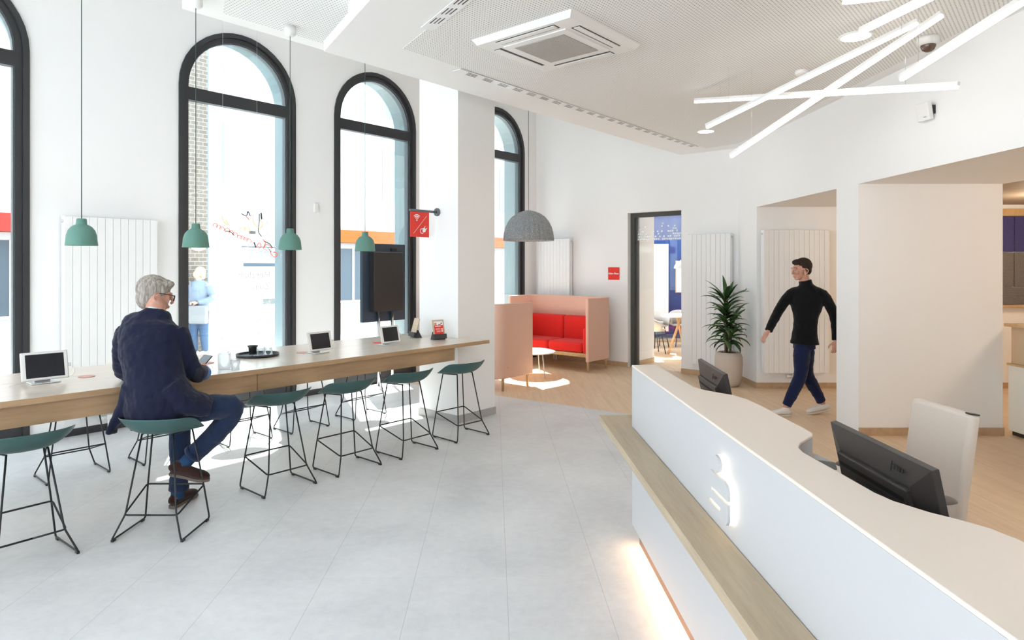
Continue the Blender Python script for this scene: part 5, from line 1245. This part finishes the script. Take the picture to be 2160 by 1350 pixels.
obj('jumper', bm, BLKN, wm, mods=REM(.008, 3, [wrinkle(.012, .06)]))
bm = BM(); sec(bm, ws([(3.34, 7.42, .76, .12, .10), (3.34, 7.42, .84, .118, .095), (3.343, 7.42, .90, .10, .08)]), 24, up=UPW)
for a in LG: sec(bm, ws([(p[0], p[1], p[2], p[3]+.016) for p in a[:-1]]), 18)
obj('trousers', bm, DKJEAN, wm, mods=REM(.008, 3, [wrinkle(.014, .06)]))
shoe(wm, w(3.165, 7.37, .002), w(2.885, 7.35, .002), (0, 0, 1), SNEAK, SNSOLE)
shoe(wm, w(3.655, 7.49, .035), w(3.395, 7.47, .002), (0, 0, 1), SNEAK, SNSOLE, shaft=.06)
# ---------------------------------------------------------------- passer-by outside
B2 = C(-6.00, 12.45)
pb = thing('person', 'pale-haired passer-by in a light jacket standing on the pavement outside the middle window', 'person', (B2.x, B2.y, -.01), YAW)
bm = BM(); U2 = (.6, -.6, 0)
sec(bm, [(0, 0, .80, .16, .12), (0, 0, 1.0, .15, .11), (0, 0, 1.25, .18, .12), (0, 0, 1.38, .15, .09), (0, 0, 1.45, .06, .06)], 20, up=U2); sec(bm, [(0, 0, 1.4, .055), (0, 0, 1.5, .055)])
A2_ = [[(-.16, -.02, 1.34, .05), (-.22, -.05, 1.1, .042), (-.05, -.2, 1.03, .028)], [(.16, .02, 1.34, .05), (.24, .0, 1.1, .042), (.06, -.18, 1.02, .028)]]
L2_ = [[(-.08, 0, .85, .09), (-.09, -.02, .46, .06), (-.09, .02, .08, .036)], [(.08, 0, .85, .09), (.09, .0, .46, .06), (.10, .04, .08, .036)]]
for a in A2_+L2_: sec(bm, a, 12, up=(0, .3, 1) if a in A2_ else (0, 1, 0))
hand(bm, (-.05, -.2, 1.03), (.8, -.5, .1), (0, -.3, 1), 1, 50); hand(bm, (.06, -.18, 1.02), (-.8, -.5, .1), (0, -.3, 1), -1, 50)
H2 = head(bm, (0, -.01, 1.58), (-.7, -.7, -.1), (0, 0, 1), .97); obj('body', bm, SKIN, pb, mods=REM(.009, 2))
bm = BM(); sph(bm, (0, -.03, .03), 1, (.092, .105, .10), 24, 16); sph(bm, (0, -.06, -.05), 1, (.085, .06, .09), 20, 14)
for v_ in bm.verts: v_.co = H2 @ v_.co
obj('hair', bm, HBLOND, pb, mods=REM(.009, 3))
bm = BM(); sec(bm, [(0, 0, .78, .19, .15), (0, 0, 1.0, .18, .14), (0, 0, 1.25, .20, .14), (0, 0, 1.37, .17, .105), (0, 0, 1.45, .075, .075)], 22, up=U2)
for a in A2_: sec(bm, [(p[0], p[1], p[2], p[3]+.025) for p in a], 14, up=(0, .3, 1))
obj('jacket', bm, mat('pale_blue_jacket', (.13, .17, .23), .85), pb, mods=REM(.01, 3, [wrinkle(.02, .1)]))
bm = BM()
for a in L2_: sec(bm, [(p[0], p[1], p[2], p[3]+.02) for p in a], 14)
obj('trousers', bm, mat('jeans_light', (.04, .075, .14), .9), pb, mods=REM(.01, 3))
for s_ in (-1, 1): shoe(pb, (s_*.09+.04, .07, .002), (s_*.09-.10, -.16, .002), (0, 0, 1), SNEAK, SNSOLE)
bg_ = thing('shoulder_bag', 'light canvas shoulder bag carried by the passer-by outside', 'bag', C(-5.90, 12.22, .62), YAW)
bm = BM(); box(bm, (0, 0, .17), (.34, .12, .34)); obj('pouch', bm, mat('canvas_pale', (.17, .18, .19), .9), bg_, bevel=.03)
bm = BM(); tube(bm, cr([(-.13, 0, .33), (-.14, -.02, .6), (-.2, .08, .80)], 4), .012, 6); obj('strap', bm, mat('strap_dark', (.12, .13, .16), .8), bg_)
